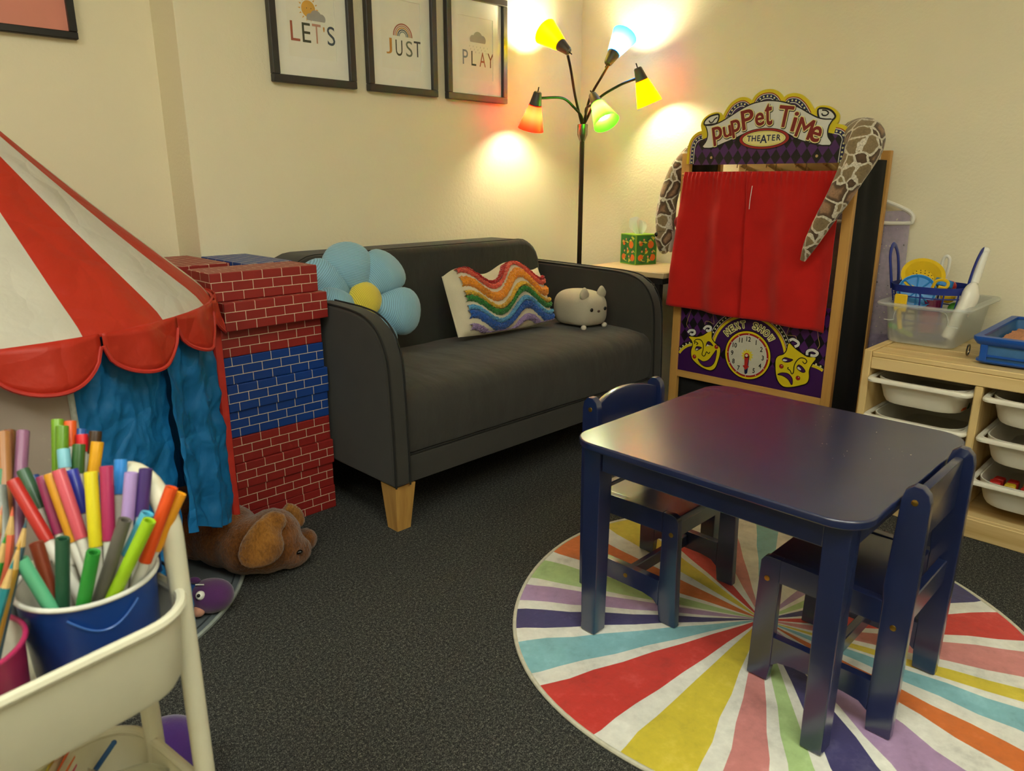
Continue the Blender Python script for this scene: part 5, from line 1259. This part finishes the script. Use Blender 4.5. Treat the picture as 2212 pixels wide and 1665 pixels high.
MB().tube(cr([ea, ea + ca * .010 - cn * .004 + V((0, 0, -.012)), ea + ca * .004 - cn * .015 + V((0, 0, -.030)), ea - ca * .004 - cn * .028 + V((0, 0, -.046))], 5), .0016, 6).build('wire_handle', mat('dark_wire', '#1c1e38', .4, metal=.4), pt)
MB().tube([pcn + (V((math.cos(a), math.sin(a), 0)) * (.0665 - (.001 + .018 * math.sin(max(0.0, min(1.0, (a - 4.15) / 1.0)) * math.pi)) * .15 + .0006)) + V((0, 0, -.012 - .020 * math.sin(max(0.0, min(1.0, (a - 4.15) / 1.0)) * math.pi))) for a in [4.15 + .05 * k for k in range(21)]], .0011, 6).build('moulded_line', mat('pail_line', '#3d68b4', .3), pt)
pk_t, pkc = pail(-.190, .090, .583, .062, .106, PINKB, 'pink pail at the left edge of the cart holding pencils')
b = MB()
for k in range(7):
    p = loc(-.02 + .006 * math.sin(k * 2), .06 + .02 * k, ZT - .0885); b.ell(p, (.007, .006, .004), None, 8, 6, k % 2)
solo('eraser_crumbs', b, [mat('paper_scrap', '#b9ab84', .9), mat('dark_scrap', '#3c3a30', .9)], 'small paper scraps on the top tray floor beside the blue pail', 'scraps')['kind'] = 'stuff'

# ---- markers
MW = mat('marker_white_barrel', '#d3d0c6', .4, .02)
BASE_Z = .4865
def rod_line(tx, ty, bx_, by_, t, tb, zb):
    """3D segment whose top lies t metres ahead and whose foot stands at height zb in the pail"""
    T = ont(tx, ty, t); lo, hi = .2, 6.0
    for _ in range(50):
        s = (lo + hi) / 2; p = ont(tx + (bx_ - tx) * s, ty + (by_ - ty) * s, t + (tb - t) * min(1, s / 2))
        if p.z > zb: lo = s
        else: hi = s
    return T, p
def marker(cx, cy, dx, dy, t, col, lab, tb=None, r=.0066, full=False, c0=(0, 850, 3.7), zb=BASE_Z, cen=None):
    px, py, qx, qy = c0[0] + cx / c0[2], c0[1] + cy / c0[2], c0[0] + dx / c0[2], c0[1] + dy / c0[2]
    cen = cen or pcn
    T, B = rod_line(px, py, qx, qy, t, tb or (.775 + (t - .775) * .45), zb)
    h = V((B.x - cen.x, B.y - cen.y, 0)); lim = .046 if cen is pcn else .042
    if h.length > lim: h *= lim / h.length; B = V((cen.x + h.x, cen.y + h.y, zb))
    d = (B - T).normalized(); L = (B - T).length
    Q = ont(qx, qy, t); cl = L if full else max(.02, min(L, (Q - T).dot(d)))
    o = thing('marker', (B.x, B.y, zb), lab, 'marker', 'felt markers')
    cm = mat('cap_' + col.strip('#'), col, .38, .04)
    MB().lathe([(r * .55, .012), (r * .62, .001), (r * .95, 0), (r, .001), (r, cl), (0, cl)], T, d, 18).build('cap', cm, o)
    MB().lathe([(0, .0125), (r * .56, .0125)], T, d, 12).build('cap_hole', mat('hole_shade_' + col.strip('#'), '#%02x%02x%02x' % tuple(int(int(col[i:i + 2], 16) * .45) for i in (1, 3, 5)), .8), o)  # recess floor in darkened cap colour: the shade inside the hollow end is painted
    if cl < L - .004: MB().lathe([(r * .86, cl), (r * .86, L - .004), (r * .5, L), (0, L)], T, d, 16).build('barrel', MW, o)
MK = [(460, 208, 330, 640, .850, '#6f9a1d', 'tall leaf green marker with its top furthest left at the back of the pail'), (497, 258, 400, 640, .835, '#5f8a1c', 'leaf green marker leaning just in front of the tallest one'),
      (560, 220, 510, 430, .855, '#dd5518', 'orange marker at the back beside the green pair'), (652, 325, 640, 440, .850, '#d8202c', 'bright red marker behind the dark green one'), (640, 285, 560, 560, .868, '#2a5aa6', 'medium blue marker half hidden behind the red one'),
      (765, 300, 690, 480, .850, '#3a2412', 'dark brown marker at the back of the pail'), (780, 385, 700, 620, .835, '#d99a12', 'amber yellow marker at the back right'), (633, 405, 620, 640, .825, '#2c5420', 'forest green marker with open cap end'),
      (507, 445, 520, 600, .815, '#79b7c9', 'pale aqua marker in the middle of the pail'), (965, 525, 960, 800, .805, '#2a80d0', 'bright azure marker behind the lavender one'), (850, 580, 870, 1170, .782, '#a82858', 'raspberry pink marker right of the yellow one'), (912, 590, 920, 1100, .815, '#6a1836', 'burgundy marker tucked behind the raspberry one'),
      (1050, 630, 1020, 1010, .772, '#a98cc8', 'lavender marker on the right of the pail'), (1165, 600, 1140, 980, .778, '#40286a', 'deep purple marker beside the lavender one'), (725, 625, 765, 1220, .775, '#d9c81e', 'lemon yellow marker standing upright in the middle'),
      (468, 610, 660, 1155, .785, '#c9505e', 'coral pink marker leaning left'), (400, 640, 595, 1185, .790, '#c98a1a', 'golden marker between coral and plum'), (338, 660, 480, 1120, .800, '#8c2c54', 'plum marker leaning left'), (572, 610, 672, 960, .805, '#26309a', 'royal blue marker behind the coral one'),
      (182, 610, 330, 930, .815, '#37593f', 'dull pine green marker with open end at the left'), (262, 660, 360, 920, .825, '#24407c', 'steel blue marker behind the plum one'), (100, 690, 390, 1180, .785, '#b3261f', 'red marker leaning far left'),
      (1372, 748, 1158, 1345, .770, '#d84a12', 'red orange marker leaning right against the rim'), (1442, 795, 1240, 1240, .785, '#e0941a', 'tangerine yellow marker furthest right'), (1180, 955, 1010, 1300, .750, '#4fa8c8', 'sky blue marker behind the lime one'),
      (1195, 1012, 930, 1545, .735, '#98bf1c', 'lime green marker at the front right'), (1000, 1005, 815, 1545, .735, '#5c5750', 'grey marker at the front right'), (748, 1262, 645, 1640, .715, '#2c8a34', 'short grass green marker at the front rim'),
      (500, 1155, 465, 1630, .725, '#25503a', 'dark bottle green marker at the front'), (288, 1190, 400, 1560, .735, '#7a3018', 'rust brown marker at the front left'), (165, 1322, 345, 1640, .715, '#5fb58a', 'mint green marker at the front left rim')]
for m_ in MK: marker(*m_, full=m_[6].startswith(('short', 'dark bottle', 'rust', 'mint', 'grey', 'lime')))
# things in the pink pail
for m_ in ((185, 300, 262, 760, .84, '#8a5878', 'mauve marker standing in the pink pail'), (30, 310, 150, 660, .825, '#a06a3c', 'tan brown marker leaning in the pink pail'), (75, 298, 110, 560, .85, '#6e3f22', 'chocolate brown marker at the back of the pink pail'), (0, 740, 160, 1010, .80, '#7d8078', 'grey marker lying over the pink pail'), (8, 610, 60, 800, .81, '#1f7038', 'emerald marker at the left edge of the picture')):
    marker(*m_, zb=.486, cen=pkc, full=True)
def pencil(px, py, qx, qy, t, col, lab, r=.0042):
    T, B = rod_line(px, py, qx, qy, t, t * .98, .486); h = V((B.x - pkc.x, B.y - pkc.y, 0))
    if h.length > .04: h *= .04 / h.length; B = V((pkc.x + h.x, pkc.y + h.y, .486))
    d = (B - T).normalized(); L = (B - T).length; o = thing('pencil', (B.x, B.y, .486), lab, 'pencil', 'pencils in the pink pail')
    MB().lathe([(0, 0), (r * .4, .010)], T, d, 8).build('lead', mat('lead_' + col.strip('#'), col, .5), o)
    MB().lathe([(r * .4, .010), (r, .028)], T, d, 8).build('sharpened_wood', mat('pencil_wood', '#c9a468', .7, .15, 90), o)
    MB().lathe([(r, .028), (r, L), (0, L)], T, d, 6).build('shaft', mat('shaft_' + col.strip('#'), col, .4), o)
for a in ((28, 1092, 5, 1290, .72, '#d8664a', 'coral coloured pencil in the pink pail'), (58, 1118, 20, 1290, .715, '#3c5a6a', 'slate coloured pencil in the pink pail'), (14, 1150, -20, 1290, .70, '#2e8a2c', 'green coloured pencil in the pink pail'), (45, 1165, 12, 1300, .70, '#b98a30', 'ochre coloured pencil in the pink pail'), (5, 1090, -25, 1250, .74, '#d98a6a', 'peach coloured pencil in the pink pail'), (30, 1205, 0, 1310, .69, '#20828c', 'teal coloured pencil in the pink pail')): pencil(*a)
# ---- things in the middle tray
zl = .308 - .082
q0, q1 = onz(150, 1745, .236), onz(246, 1604, .318)
b = MB(); b.tube([q0, q1], [.0038, .0032], 10); b.ell(q1, (.0034, .0034, .0034)); solo('paint_brush', b, mat('brush_blue', '#14508c', .3), 'blue stick leaning in the middle tray of the cart', 'stick')
for k, (px, py, qx, qy, c_, lb) in enumerate(((160, 1626, 95, 1672, '#d8591c', 'bright orange craft strip in the middle tray'), (168, 1646, 105, 1690, '#e0691c', 'orange folded craft strip lowest in the middle tray'), (125, 1648, 70, 1682, '#bcae3c', 'mustard yellow craft strip in the middle tray'), (172, 1664, 120, 1700, '#c23a66', 'pink craft strip in the middle tray'))):
    a_, b_ = onz(px - 12, py, .316 - .003 * k), onz(qx - 12, qy + 75, .234); d_ = (b_ - a_).normalized(); s_ = V((-d_.y, d_.x, 0)).normalized() * .008
    bb_ = MB(); bb_.loft([[a_ + s_, a_ - s_, a_ - s_ + V((0, 0, .003)), a_ + s_ + V((0, 0, .003))], [b_ + s_, b_ - s_, b_ - s_ + V((0, 0, .003)), b_ + s_ + V((0, 0, .003))]], smooth=False)
    solo('craft_strip', bb_, mat('strip_' + c_.strip('#'), c_, .5), lb, 'craft strip')
b = MB(); b.grid(lambda u, v: onz(190 + 190 * u, 1700 - 42 * v + 10 * math.sin(u * 7), zl + .040 + .030 * v + .006 * noise.noise(V((u * 6, v * 5, 1)))), 20, 8)
solo('plastic_bag', b, clear_mat('crinkled_clear_bag', '#c9c2a4', .2, .3), 'crinkled clear bag of beads in the middle tray', 'bag', solid=.0006)
